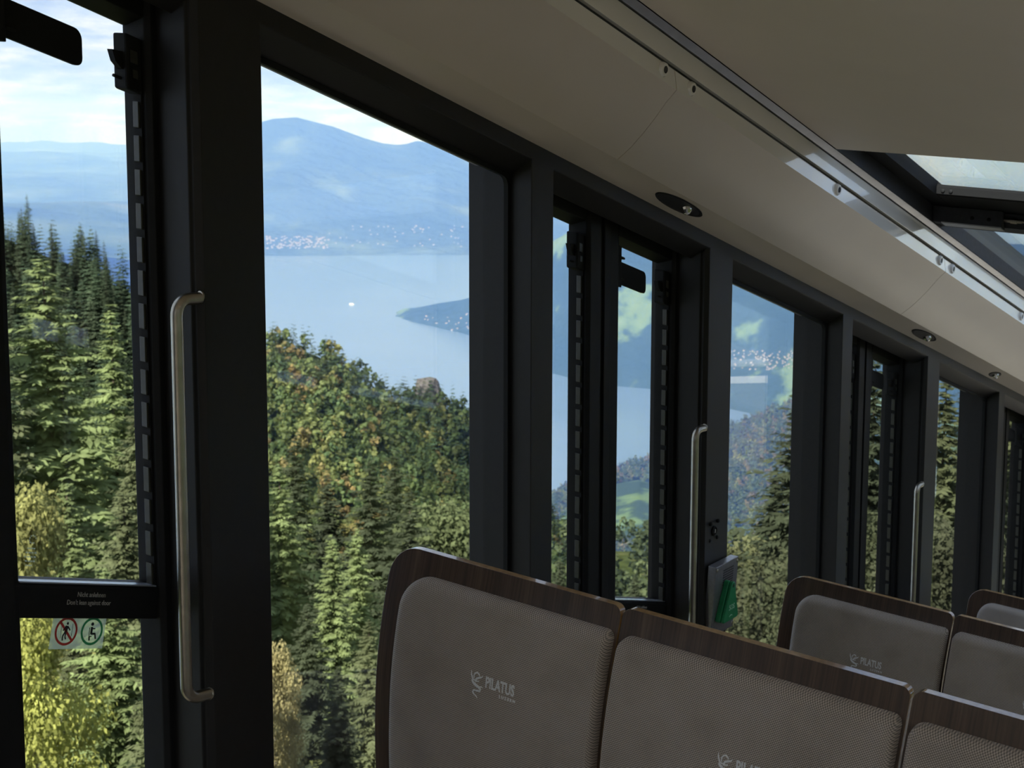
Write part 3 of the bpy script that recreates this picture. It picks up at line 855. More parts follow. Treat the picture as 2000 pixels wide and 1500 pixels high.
def make_seat(row, idx):
    o = Z0 + U * (row * P)
    x0 = [0.0, 0.4835, 0.9695, 1.4555][idx]
    wd = [0.480, 0.482, 0.482, 0.482][idx]
    corner = [0.058, 0.016, 0.016, 0.016][idx]
    base = seat_pt(o, x0 + wd / 2, -1.04, 0.2)
    names = {(0, 0): 'window seat of the nearest row, wood-rimmed grey back with an embroidered logo', (0, 1): 'middle seat of the nearest row, wood-rimmed back, logo at the bottom edge',
             (0, 2): 'seat at the bottom right corner, third from the window in the nearest row', (0, 3): 'aisle seat of the nearest row, beyond the right edge',
             (1, 0): 'window seat of the second row, right of the green intercom handle', (1, 1): 'second seat from the window in the second row, at the right edge',
             (2, 0): 'window seat of the third row, only its rounded top corner at the right edge'}
    st = empty('train_seat', base, names[(row, idx)], 'seat', 'wood-backed seats in rows')
    key = 'seat%d' % min(idx, 1)
    # shell
    rows = outline_rows(wd, 0.0, -0.64, corner, 0.014 if idx else 0.016)
    m = MB(base)
    vs, uvc, fs, mi = [], [], [], []
    th = 0.017
    for side in (0, 1):
        for z, xl, xr in rows:
            for j in range(NX + 1):
                x = xl + (xr - xl) * j / NX
                vs.append(seat_pt(o, x0 + x, z, fds(z) - (0 if side == 0 else th)))
                uvc.append((x + x0 * 1.37 + row * 0.71, z))
    R, nn = len(rows), NX + 1
    def vid(side, i, j): return side * R * nn + i * nn + j
    for i in range(R - 1):
        for j in range(NX):
            fs.append((vid(0, i, j), vid(0, i + 1, j), vid(0, i + 1, j + 1), vid(0, i, j + 1))); mi.append(0)
            fs.append((vid(1, i, j), vid(1, i, j + 1), vid(1, i + 1, j + 1), vid(1, i + 1, j))); mi.append(0)
    per = [(0, j) for j in range(NX + 1)] + [(i, NX) for i in range(1, R)]
    per2 = [(0, 0)] + [(i, 0) for i in range(1, R)]
    for pp, fl in ((per, 0), (per2, 1)):
        for a, b in zip(pp[:-1], pp[1:]):
            f = (vid(0, *a), vid(0, *b), vid(1, *b), vid(1, *a))
            fs.append(f if not fl else f[::-1]); mi.append(1)
    m.add(vs, fs); m.m = mi
    sh = m.build('backrest_shell', [M_WOOD, M_PLY], st, smooth=True)
    uv_from(sh.data, uvc)
    sh.data.set_sharp_from_angle(angle=math.radians(50))
    bv = sh.modifiers.new('bevel', 'BEVEL'); bv.width, bv.segments, bv.limit_method, bv.angle_limit = 0.003, 3, 'ANGLE', math.radians(50)
    # cushion
    cl, crr, ct = (0.044, 0.004, -0.040) if idx == 0 else (0.006, 0.004, -0.040)
    cwid = wd - cl - crr
    cth = 0.028
    rows = outline_rows(cwid, ct, -0.60, 0.060 if idx == 0 else 0.024, 0.014, 10, 26)
    vs, uvc, fs = [], [], []
    nx = 30
    fr = [0, 0.004, 0.010, 0.02, 0.04, 0.065] + [0.1 + 0.8 * j / 20 for j in range(21)] + [0.935, 0.96, 0.98, 0.990, 0.996, 1]
    for z, xl, xr in rows:
        for q in fr:
            x = xl + (xr - xl) * q
            e = min((x - xl) * (1.0 if idx == 0 else 1.9), (xr - x) * 1.9, (ct - z) * 1.0)
            E_ = 0.020
            k = min(1.0, max(0.0, e / E_))
            h = cth * math.sqrt(max(0.0, 1 - (1 - k) ** 2.2)) * (0.93 + 0.07 * math.sin(math.pi * min(1, max(0, x / cwid))))
            vs.append(seat_pt(o, x0 + cl + x, z, fds(z) + 0.0005 + h))
            uvc.append((x + x0 + row * 0.37, z))
    nf = len(fr)
    for i in range(len(rows) - 1):
        for j in range(nf - 1):
            fs.append((i * nf + j, (i + 1) * nf + j, (i + 1) * nf + j + 1, i * nf + j + 1))
    m = MB(base); m.add(vs, fs)
    cu = m.build('back_cushion', M_FABRIC, st, smooth=True)
    uv_from(cu.data, uvc)
    for pol in cu.data.polygons:
        pol.use_smooth = True
    # piping down the seams
    for xx in ([cl + cwid - 0.010] if idx == 0 else [cl + 0.009, cl + cwid - 0.010]):
        m = MB(base)
        m.tube([seat_pt(o, x0 + xx, z, fds(z) + cth * 0.90) for z in [ct - 0.022 - 0.54 * i / 20 for i in range(21)]], 0.0016, 6)
        m.build('piping', M_FABRIC, cu, smooth=True)
    # embroidered emblem
    lx = 0.0 if idx == 0 else x0 - 0.012
    m = MB(base)
    hh = lambda z: fds(z) + cth + 0.0004
    for pts, rad in DRAGON:
        fine, fr_ = [], []
        for i in range(len(pts) - 1):
            for q in (0, 0.5):
                fine.append((pts[i][0] + (pts[i + 1][0] - pts[i][0]) * q, pts[i][1] + (pts[i + 1][1] - pts[i][1]) * q))
                fr_.append(1.2 * (rad[i] + (rad[i + 1] - rad[i]) * q))
        fine.append(pts[-1]); fr_.append(rad[-1])
        m.tube([seat_pt(o, lx + x, z, hh(z)) for x, z in fine], fr_, 6)
    em = m.build('embroidered_dragon', M_THREAD, cu, smooth=True)
    m = MB(base)
    tz = -0.1772
    text_to(m, 'PILATUS', seat_pt(o, lx + 0.2905, tz, hh(tz) + 0.0002), -T, ZS, FD, 0.0272, xscale=0.60, extrude=0.0007, offset=0.0006)
    tz = -0.1935
    text_to(m, 'L U Z E R N', seat_pt(o, lx + 0.3075, tz, hh(tz) + 0.0002), -T, ZS, FD, 0.0068, xscale=0.95, extrude=0.0005, offset=0.0002)
    m.build('embroidered_lettering', M_THREAD, cu)
    # seat pan and plinth (below the frame)
    m = MB(base); m.frame_box(seat_pt(o, x0 + wd / 2, -0.585, 0.25), T, FD, ZS, wd - 0.01, 0.48, 0.09)
    m.build('seat_cushion', M_FABRIC, st, bevel=0.025)
    m = MB(base); m.frame_box(seat_pt(o, x0 + wd / 2, -0.83, 0.16), T, FD, ZS, wd - 0.02, 0.30, 0.41)
    m.build('plinth', M_POST, st, bevel=0.004)
    return st
for r_, i_ in ((0, 0), (0, 1), (0, 2), (1, 0), (1, 1), (2, 0)):
    make_seat(r_, i_)
#LANDSCAPE
# ================================================================== THE LANDSCAPE (true distances, lake level 1260 m below the eye)
LAKE_Z = -1260.0
rng = np.random.default_rng(11)

def vnoise(x, y, seed=0):
    """smooth value noise on arrays"""
    xi, yi = np.floor(x).astype(np.int64), np.floor(y).astype(np.int64)
    xf, yf = x - xi, y - yi
    def h(a, b):
        n = (a * 374761393 + b * 668265263 + seed * 974634541) & 0x7fffffff
        n = ((n ^ (n >> 13)) * 1274126177) & 0x7fffffff
        return ((n ^ (n >> 16)) & 0xffff) / 65535.0
    u, v = xf * xf * (3 - 2 * xf), yf * yf * (3 - 2 * yf)
    a = h(xi, yi) * (1 - u) + h(xi + 1, yi) * u
    b = h(xi, yi + 1) * (1 - u) + h(xi + 1, yi + 1) * u
    return a * (1 - v) + b * v
def fbm(x, y, oct=5, seed=0):
    s, a, f = 0, 0.5, 1.0
    for i in range(oct):
        s = s + a * (vnoise(x * f, y * f, seed + i * 17) - 0.5)
        a *= 0.5; f *= 2.03
    return s

def np_mesh(name, verts, faces, mats, col=None, smooth=False, loc=(0, 0, 0), mat_idx=None):
    me = bpy.data.meshes.new(name)
    verts = np.asarray(verts, dtype=np.float32); faces = np.asarray(faces, dtype=np.int32)
    k = faces.shape[1]
    me.vertices.add(len(verts)); me.vertices.foreach_set('co', verts.ravel())
    me.loops.add(faces.size); me.loops.foreach_set('vertex_index', faces.ravel())
    me.polygons.add(len(faces))
    me.polygons.foreach_set('loop_start', np.arange(0, faces.size, k, dtype=np.int32))
    me.polygons.foreach_set('loop_total', np.full(len(faces), k, dtype=np.int32))
    if mat_idx is not None:
        me.polygons.foreach_set('material_index', np.asarray(mat_idx, dtype=np.int32))
    if smooth:
        me.polygons.foreach_set('use_smooth', np.ones(len(faces), dtype=bool))
    for m in (mats if isinstance(mats, (list, tuple)) else [mats]):
        me.materials.append(m)
    if col is not None:
        at = me.color_attributes.new('Col', 'FLOAT_COLOR', 'POINT')
        c = np.ones((len(verts), 4), dtype=np.float32); c[:, :3] = col
        at.data.foreach_set('color', c.ravel())
    me.update(calc_edges=True)
    return me
def link(name, me, parent=None, loc=(0, 0, 0)):
    o = bpy.data.objects.new(name, me)
    COL.objects.link(o)
    o.parent = parent
    o.location = loc
    return o

def az_of(x):  # pixel column -> tan of azimuth on the level
    r = ray(x, 750); return r.x / r.y
def dep_of(y):  # pixel row -> level slope (z per metre forward) on the centre column
    r = ray(1000, y); return r.z / r.y
def point_at(x, y, dist):
    r = ray(x, y); return r * (dist / r.y)

# ---------------------------------------------------------------- outdoor materials
def leaf_mat(name, attr, trans=0.35):
    m = bpy.data.materials.new(name)
    nt, N = nt_new(m)
    if attr:
        ca = N('ShaderNodeAttribute', attribute_name='Col'); src = (ca, 'Color')
    else:
        oi = N('ShaderNodeObjectInfo'); src = (oi, 'Color')
    ge = N('ShaderNodeNewGeometry')
    nz = N('ShaderNodeTexNoise', {'Vector': (ge, 'Position'), 'Scale': 0.9 if not attr else 0.25, 'Detail': 3.0})
    mr = N('ShaderNodeMapRange', {0: (nz, 0), 1: 0.3, 2: 0.7, 3: 0.6, 4: 1.4})
    mx = N('ShaderNodeVectorMath', {0: src}, operation='SCALE')
    nt.links.new(mr.outputs[0], mx.inputs['Scale'])
    df = N('ShaderNodeBsdfDiffuse', {0: (mx, 0)})
    tl = N('ShaderNodeBsdfTranslucent', {0: (mx, 0)})
    ms = N('ShaderNodeMixShader', {0: trans, 1: (df, 0), 2: (tl, 0)})
    N('ShaderNodeOutputMaterial', {0: (ms, 0)})
    return m
M_LEAF = leaf_mat('foliage', False)
M_LEAFA = leaf_mat('foliage_of_the_forest', True)
M_BARK = principled('bark', (0.10, 0.075, 0.055), 0.9, noise=(4, 0.4))
M_BARK2 = principled('grey_bark', (0.16, 0.14, 0.12), 0.9, noise=(4, 0.4))

def ground_mat(name, stops, scale, det=8.0, rough=0.95, bump=None):
    m = bpy.data.materials.new(name)
    nt, N = nt_new(m)
    ge = N('ShaderNodeNewGeometry')
    nz = N('ShaderNodeTexNoise', {'Vector': (ge, 'Position'), 'Scale': scale, 'Detail': det, 'Roughness': 0.6})
    rp = N('ShaderNodeValToRGB', {'Fac': (nz, 0)})
    ramp_set(rp, stops)
    bs = N('ShaderNodeBsdfDiffuse', {0: (rp, 0)})
    if bump:
        n2 = N('ShaderNodeTexNoise', {'Vector': (ge, 'Position'), 'Scale': bump[0], 'Detail': 5.0})
        bp = N('ShaderNodeBump', {'Strength': 1.0, 'Distance': bump[1], 'Height': (n2, 0)})
        nt.links.new(bp.outputs[0], bs.inputs['Normal'])
    N('ShaderNodeOutputMaterial', {0: (bs, 0)})
    return m
M_GROUND = ground_mat('forest_floor', [(0.35, (0.030, 0.040, 0.014)), (0.55, (0.055, 0.070, 0.022)), (0.7, (0.10, 0.10, 0.045))], 0.15)
M_HILLG = ground_mat('wooded_slope_floor', [(0.35, (0.022, 0.034, 0.014)), (0.65, (0.050, 0.062, 0.022))], 0.05)
M_MEADOW = ground_mat('alp_meadow', [(0.47, (0.030, 0.050, 0.020)), (0.53, (0.085, 0.130, 0.04)), (0.7, (0.13, 0.18, 0.05))], 0.0075, 4.0)
M_RIGI = ground_mat('far_mountain_forest_and_meadow', [(0.35, (0.020, 0.035, 0.020)), (0.55, (0.032, 0.050, 0.028)), (0.64, (0.065, 0.09, 0.045)), (0.75, (0.11, 0.14, 0.07))], 0.0011, 9.0, bump=(0.004, 60.0))
M_BURG = ground_mat('lakeside_mountain_forest_and_meadow', [(0.35, (0.016, 0.034, 0.016)), (0.555, (0.022, 0.042, 0.02)), (0.59, (0.09, 0.14, 0.05)), (0.72, (0.16, 0.21, 0.08))], 0.0016, 9.0, bump=(0.008, 30.0))
M_PLAT = ground_mat('lowland_fields_and_woods', [(0.35, (0.025, 0.04, 0.02)), (0.50, (0.05, 0.075, 0.03)), (0.60, (0.075, 0.10, 0.05)), (0.72, (0.13, 0.14, 0.09))], 0.0008, 9.0, bump=(0.002, 60.0))
M_ROCK = principled('grey_limestone', (0.085, 0.078, 0.072), 0.95, noise=(0.4, 0.6))
M_HOUSE = principled('pale_house_walls', (0.24, 0.235, 0.23), 0.8)
M_ROOF = principled('brown_house_roofs', (0.20, 0.11, 0.08), 0.8)

def lake_mat():
    m = bpy.data.materials.new('lake_water')
    nt, N = nt_new(m)
    ge = N('ShaderNodeNewGeometry')
    nz = N('ShaderNodeTexNoise', {'Vector': (ge, 'Position'), 'Scale': 0.0006, 'Detail': 6.0})
    rp = N('ShaderNodeValToRGB', {'Fac': (nz, 0)})
    ramp_set(rp, [(0.3, (0.085, 0.135, 0.215)), (0.7, (0.115, 0.165, 0.25))])
    n2 = N('ShaderNodeTexNoise', {'Vector': (ge, 'Position'), 'Scale': 0.02, 'Detail': 3.0})
    bp = N('ShaderNodeBump', {'Strength': 0.05, 'Distance': 1.0, 'Height': (n2, 0)})
    bs = N('ShaderNodeBsdfPrincipled', {'Base Color': (rp, 0), 'Roughness': 0.22, 'IOR': 1.33, 'Normal': (bp, 0)})
    N('ShaderNodeOutputMaterial', {0: (bs, 0)})
    return m

# ---------------------------------------------------------------- ridges: strips of ground between a foot line and a crest line
def ridge(name, xs, crest, r_crest, foot_r, foot_z, mat, rough, nfreq, label, back=0.35, n_a=160, n_r=40, seed=3, rfun=None):
    """xs / crest: pixel columns and rows of the skyline; r_crest its distance; the slope runs down to foot_r, foot_z"""
    xx = np.linspace(xs[0], xs[-1], n_a)
    yy = np.interp(xx, xs, crest)
    a = np.array([az_of(x) for x in xx])
    zc = np.array([dep_of(y) for y in yy])
    rc = np.interp(xx, xs, r_crest) if hasattr(r_crest, '__len__') else np.full(n_a, float(r_crest))
    fr = np.interp(xx, xs, foot_r) if hasattr(foot_r, '__len__') else np.full(n_a, float(foot_r))
    fz = np.interp(xx, xs, foot_z) if hasattr(foot_z, '__len__') else np.full(n_a, float(foot_z))
    V = []
    ks = np.concatenate([np.linspace(0, 1, n_r), np.linspace(1, 1 + back, n_r // 3)[1:]])
    for k in ks:
        if k <= 1:
            r = fr + (rc - fr) * k
            z = fz + (zc * rc - fz) * (k ** 1.05)
            amp = rough * math.sin(math.pi * min(1, k)) ** 0.7 if k < 1 else 0.0
        else:
            r = rc * (1 + (k - 1))
            z = zc * rc - (k - 1) * rc * (np.abs(zc) + 0.45)
            amp = rough * min(1, (k - 1) * 4)
        x, y = a * r, r
        z = z + amp * 2 * fbm(x * nfreq, y * nfreq, 6, seed)
        V.append(np.stack([x, y, z], 1))
    V = np.concatenate(V)
    n_k = len(ks)
    i, j = np.meshgrid(np.arange(n_k - 1), np.arange(n_a - 1), indexing='ij')
    f = np.stack([i * n_a + j, i * n_a + j + 1, (i + 1) * n_a + j + 1, (i + 1) * n_a + j], -1).reshape(-1, 4)
    me = np_mesh(name, V, f, mat, smooth=True)
    o = link(name, me)
    tag(o, label, None, None, 'structure')
    return V.reshape(n_k, n_a, 3), ks

# ---- far: lowland hills (left), the big mountain across the lake, the lakeside mountain on the right
V = []
na, nr = 150, 110
rr = np.geomspace(9000, 42000, nr)
aa = np.linspace(az_of(-350), az_of(420), na)
for r in rr:
    x, y = aa * r, np.full(na, r)
    z = -860 + 900 * fbm(x / 5200, y / 4200, 6, 5) + 420 * np.clip((r - 24000) / 16000, 0, 1)
    V.append(np.stack([x, y, np.maximum(z, LAKE_Z - 30)], 1))
V = np.concatenate(V)
i, j = np.meshgrid(np.arange(nr - 1), np.arange(na - 1), indexing='ij')
lo = link('lowland_hills', np_mesh('lowland_hills', V, np.stack([i * na + j, i * na + j + 1, (i + 1) * na + j + 1, (i + 1) * na + j], -1).reshape(-1, 4), M_PLAT, smooth=True))
tag(lo, 'hazy blue rolling lowland hills beyond the left door', None, None, 'structure')
ridge('far_mountain', [330, 440, 519, 548, 592, 625, 660, 720, 755, 782, 800, 820, 850, 890, 957, 1080, 1250, 1500], [330, 268, 240, 232, 229, 238, 247, 270, 280, 283, 281, 275, 280, 293, 312, 372, 400, 420],
      19500, 14650, LAKE_Z - 5, M_RIGI, 230, 1 / 1500.0, 'long blue mountain across the lake', n_a=260, n_r=90, seed=9)
bx = [766, 790, 820, 860, 900, 957, 1010, 1080, 1150, 1210, 1290, 1430, 1500, 1580, 1700, 2100]
bc = [614, 603, 600, 592, 586, 572, 545, 470, 430, 405, 395, 400, 430, 450, 470, 480]
by = [616, 624, 632, 641, 651, 668, 692, 730, 748, 755, 762, 800, 815, 825, 830, 840]
br_ = [LAKE_Z / dep_of(y) for y in by]
ridge('lakeside_mountain', bx, bc, [r * 1.015 + 60 + min(900, i * 90) for i, r in enumerate(br_)], br_, LAKE_Z - 3, M_BURG, 55, 1 / 420.0, 'green and blue wooded mountain with meadows on the right of the lake', n_a=260, n_r=70, seed=21, back=0.2)
lk = np_mesh('lake', [(-26000, 1500, LAKE_Z), (26000, 1500, LAKE_Z), (26000, 24000, LAKE_Z), (-26000, 24000, LAKE_Z)], [(0, 1, 2, 3)], lake_mat())
tag(link('lake', lk), 'pale blue lake far below the window', None, None, 'structure')

# ---- mid: alp ridge on the right, wooded hill with a rock knob in the large window, wooded slope on the left
mid_g, mid_k = ridge('alp_ridge', [940, 1080, 1115, 1210, 1250, 1283, 1340, 1430, 1500, 1560, 1620, 1720, 1900, 2150], [1010, 975, 953, 917, 899, 902, 882, 840, 806, 784, 787, 802, 832, 852],
      3600, 1900, -640, M_MEADOW, 62, 1 / 460.0, 'steep alp ridge with meadows and woods behind the double door', n_a=220, n_r=70, seed=33)
HX = [380, 460, 525, 570, 620, 680, 740, 790, 830, 880, 920, 957, 1010, 1080, 1130, 1200, 1300, 1420]
HC = [700, 690, 683, 678, 695, 728, 772, 788, 792, 806, 835, 875, 940, 1030, 1080, 1140, 1200, 1260]
hill_g, hill_k = ridge('wooded_hill', HX, HC, 690, 440, -172, M_HILLG, 5, 1 / 40.0, 'steep wooded hill in the large window', n_a=150, n_r=50, seed=41)
LX = [-420, -100, 10, 60, 130, 200, 258, 330, 420, 500]
LC = [380, 440, 462, 482, 512, 540, 570, 605, 650, 690]
left_g, left_k = ridge('wooded_slope', LX, LC, 330, 215, -84, M_HILLG, 3, 1 / 30.0, 'wooded slope beyond the left door', n_a=100, n_r=40, seed=51)
# valley floor joining the near slope to the hills
def near_z(x, y):
    r = np.hypot(x, y)
    side = x * 0.83 - y * 0.557      # across the track; negative is the valley side
    d = -side
    z = -3.6 - 0.277 * (x * 0.563 + y * 0.826) * 0.95 - 0.47 * np.clip(d - 1.5, 0, None)
    z = np.where(d < 1.5, -3.6 - 0.277 * (x * 0.563 + y * 0.826) * 0.95 + 0.10 * np.clip(-d - 2.5, 0, 400), z)
    z = np.maximum(z, -150 - 0.06 * r)
    return z + 1.2 * fbm(x / 9.0, y / 9.0, 4, 61) * np.clip(r / 12.0, 0, 1)
gx, gy = np.meshgrid(np.concatenate([np.linspace(-260, -40, 60), np.linspace(-37, 60, 60), np.linspace(66, 420, 60)]), np.concatenate([np.linspace(-70, 0, 18), np.linspace(4, 130, 60), np.linspace(136, 640, 60)]), indexing='ij')
V = np.stack([gx, gy, near_z(gx, gy)], -1)
n1, n2 = gx.shape
i, j = np.meshgrid(np.arange(n1 - 1), np.arange(n2 - 1), indexing='ij')
g = link('ground', np_mesh('ground', V.reshape(-1, 3), np.stack([i * n2 + j, (i + 1) * n2 + j, (i + 1) * n2 + j + 1, i * n2 + j + 1], -1).reshape(-1, 4), M_GROUND, smooth=True))
tag(g, 'steep forest floor falling away below the carriage', None, None, 'structure')

M_BALLAST = ground_mat('bounce_ballast', [(0.35, (0.16, 0.14, 0.12)), (0.65, (0.28, 0.25, 0.21))], 6.0, 4.0)
tb = MB(C(2.0, -2.25, 0))
tb.box(-30, 60, -2.45, -2.25, -4.5, 3.1)
tag(tb.build('bounce_trackbed', M_BALLAST), 'pale gravel bed added unseen under the carriage to bounce sunlight', None, None, 'structure')  # added out of view; pale gravel throws sunlight up into the cabin
# ---------------------------------------------------------------- trees
def quads(c, ax, ay):
    """diamond leaf sprays: centre, long half-axis, short half-axis"""
    v = np.stack([c - ax, c + ay * 1.0 - ax * 0.1, c + ax, c - ay * 1.0 - ax * 0.1], 1)
    n = len(c)
    return v.reshape(-1, 3), np.arange(4 * n).reshape(n, 4)

def spruce(seed, h=1.0, r=0.13, n_whorl=58, n_br=7, n_seg=5, z0=0.08, spray=1.0):
    """unit-height spruce: drooping whorls of branches, every branch a row of hanging sprays"""
    g = np.random.default_rng(seed)
    Cc, Ax, Ay = [], [], []
    for w in range(n_whorl):
        q = w / (n_whorl - 1)
        z = z0 + (0.985 - z0) * q ** 0.92
        prof = (1 - q) ** 0.72 * (1 - 0.35 * math.exp(-((q) / 0.06) ** 2)) * (1 + 0.28 * math.sin(w * 1.7 + seed) * g.uniform(0.2, 1))
        L0 = r * prof + 0.008
        nb = max(4, int(n_br * (1.1 - 0.4 * q)))
        az = g.uniform(0, 6.28) + np.arange(nb) * 6.283 / nb + g.normal(0, 0.22, nb)
        L = L0 * g.uniform(0.45, 1.25, nb)
        zb = z + g.normal(0, 0.008, nb)
        for b in range(nb):
            d = np.array([math.cos(az[b]), math.sin(az[b]), 0.0]); sdir = np.array([-d[1], d[0], 0.0])
            droop = g.uniform(0.18, 0.42) * (1 - 0.7 * q)
            for sgm in range(n_seg):
                t = (sgm + 0.6 + g.uniform(-.2, .2)) / n_seg
                p = d * L[b] * t + np.array([0, 0, zb[b] - droop * L[b] * t ** 1.3 + 0.25 * L[b] * max(0, t - 0.6)])
                wdt = L[b] * (0.46 - 0.30 * t) * spray + 0.0035
                for sd in (-1, 1):
                    a = (d * 0.62 + sdir * sd * g.uniform(0.55, 1.0) + np.array([0, 0, g.uniform(-0.55, 0.05)]))
                    a = a / np.linalg.norm(a) * wdt * g.uniform(0.6, 1.0)
                    o2 = np.cross(a, np.array([0, 0, 1.0]) + g.normal(0, 0.35, 3))
                    o2 = o2 / (np.linalg.norm(o2) + 1e-9) * wdt * 0.30
                    Cc.append(p + a * 0.75); Ax.append(a); Ay.append(o2)
            a = d * L[b] * 0.16 + np.array([0, 0, -0.05 * L[b]])
            Cc.append(d * L[b] * 0.98 + np.array([0, 0, zb[b] - droop * L[b] * 0.83])); Ax.append(a); Ay.append(sdir * L[b] * 0.06)
    v, f = quads(np.array(Cc), np.array(Ax), np.array(Ay))
    return v * h, f

def broadleaf(seed, n_clump=26, n_leaf=110, leaf=0.020, rx=0.34, bottom=0.16):
    """unit-height broadleaf crown of leaf clumps"""
    g = np.random.default_rng(seed)
    Cc, Ax, Ay = [], [], []
    for k in range(n_clump):
        q = g.uniform(0, 1) ** 0.8
        zz = bottom + (0.96 - bottom) * (k + 0.5) / n_clump
        env = math.sin(math.pi * min(1, max(0.03, (zz - bottom * 0.6) / (1.02 - bottom * 0.6))) ** 0.85) ** 0.7
        a = g.uniform(0, 6.283)
        rad = rx * env * g.uniform(0.35, 0.86)
        c = np.array([math.cos(a) * rad, math.sin(a) * rad, zz])
        cr_ = rx * (0.36 + 0.16 * g.uniform()) * (0.55 + 0.45 * env)
        u = g.normal(0, 1, (n_leaf, 3)); u /= np.linalg.norm(u, axis=1)[:, None]
        pos = c + u * np.array([1, 1, 0.8]) * cr_ * g.uniform(0.55, 1.0, (n_leaf, 1))
        nrm = u + g.normal(0, 0.55, (n_leaf, 3)) + np.array([0, 0, 0.25])
        nrm /= np.linalg.norm(nrm, axis=1)[:, None]
        ax = np.cross(nrm, g.normal(0, 1, (n_leaf, 3))); ax /= np.linalg.norm(ax, axis=1)[:, None]
        ay = np.cross(nrm, ax)
        s = leaf * g.uniform(0.6, 1.3, (n_leaf, 1))
        Cc.append(pos); Ax.append(ax * s); Ay.append(ay * s * 0.72)
    return quads(np.concatenate(Cc), np.concatenate(Ax), np.concatenate(Ay))

def trunk(mb_r, h, top=0.9, n=7):
    a = np.arange(n) * 2 * math.pi / n
    lv = [(0.0, 1.25), (0.05, 1.0), (0.5 * top, 0.6), (top, 0.12)]
    v = np.concatenate([np.stack([np.cos(a) * mb_r * s, np.sin(a) * mb_r * s, np.full(n, z * h)], 1) for z, s in lv])
    f = []
    for k in range(len(lv) - 1):
        for j in range(n):
            f.append((k * n + j, k * n + (j + 1) % n, (k + 1) * n + (j + 1) % n, (k + 1) * n + j))
    return v, np.array(f)

SPR_NEAR = [np_mesh('spruce_foliage', *spruce(100 + i, r=rr_, n_whorl=nw, n_br=10, n_seg=8, spray=0.52), M_LEAF) for i, (rr_, nw) in enumerate(((0.150, 84), (0.125, 88), (0.16, 80), (0.135, 84)))]
SPR_TR = np_mesh('spruce_trunk', *trunk(0.011, 1.0, 0.97), M_BARK)
BRD_NEAR = [np_mesh('broadleaf_foliage', *broadleaf(200 + i, 46, 520, 0.0082, rx_), M_LEAF) for i, rx_ in enumerate((0.34, 0.28, 0.40))]
BRD_TR = np_mesh('broadleaf_trunk', *trunk(0.018, 1.0, 0.7), M_BARK2)
def with_trunk(vf, tr):
    v, f = vf; v2, f2 = tr
    return np.concatenate([v, v2]), np.concatenate([f, f2 + len(v)]), np.concatenate([np.zeros(len(f)), np.ones(len(f2))]).astype(int)
def mid_mesh(name, vf, tr, bark):
    v, f, mi = with_trunk(vf, tr)
    return np_mesh(name, v, f, [M_LEAF, bark], mat_idx=mi)
SPR_MID = [mid_mesh('spruce_tree', spruce(300 + i, r=rr_, n_whorl=34, n_br=8, n_seg=4, z0=0.06, spray=1.0), trunk(0.011, 1, 0.95, 5), M_BARK) for i, rr_ in enumerate((0.12, 0.10, 0.14, 0.11, 0.13))]
BRD_MID = [mid_mesh('broadleaf_tree', broadleaf(400 + i, 18, 140, 0.026, rx_), trunk(0.018, 1, 0.6, 5), M_BARK2) for i, rx_ in enumerate((0.36, 0.30, 0.42, 0.33, 0.38))]

GREENS_S = [(0.085, 0.125, 0.040), (0.070, 0.110, 0.042), (0.105, 0.140, 0.045), (0.060, 0.095, 0.040)]
GREENS_B = [(0.16, 0.20, 0.05), (0.11, 0.16, 0.045), (0.20, 0.23, 0.055), (0.24, 0.23, 0.05), (0.25, 0.19, 0.05), (0.14, 0.19, 0.05), (0.09, 0.14, 0.045)]

def dull(c, k=0.22):
    m = (c[0] + c[1] + c[2]) / 3
    return tuple(v * (1 - k) + m * k for v in c[:3])
GREENS_B = [dull(c) for c in GREENS_B]

def jit(c, s=0.15):
    k = 1 + rng.uniform(-s, s)
    return (c[0] * k * (1 + rng.uniform(-.08, .08)), c[1] * k, c[2] * k, 1.0)

def near_tree(x, y, dist, kind, label, col, var=0, wide=1.0, lean=0.0):
    """a tree whose top shows at (x, y) from the eye, standing on the slope dist metres away"""
    top = point_at(x, y, dist)
    gz = float(near_z(np.array([top.x]), np.array([top.y]))[0]) - 0.4
    h = max(4.0, top.z - gz)
    e = empty('spruce_tree' if kind == 's' else 'broadleaf_tree', (top.x, top.y, top.z - h), label, 'tree', None)
    e.rotation_euler = (lean, 0, rng.uniform(0, 6.28))
    e['group'] = 'spruces on the near slope' if kind == 's' else 'broadleaf trees on the near slope'
    fo = link('foliage', (SPR_NEAR if kind == 's' else BRD_NEAR)[var % (4 if kind == 's' else 3)], e)
    fo.scale = (h * wide, h * wide, h)
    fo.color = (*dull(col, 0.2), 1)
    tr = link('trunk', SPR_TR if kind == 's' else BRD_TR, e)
    tr.scale = (h, h, h)
    return e
S_LIT, S_MID, S_SHADE = (0.205, 0.265, 0.085, 1), (0.130, 0.152, 0.062, 1), (0.062, 0.078, 0.040, 1)  # one spruce green in sunlit, middle and shaded tones, light put into the colour
Y1, Y2, G1 = (0.38, 0.40, 0.06, 1), (0.36, 0.24, 0.05, 1), (0.22, 0.27, 0.06, 1)
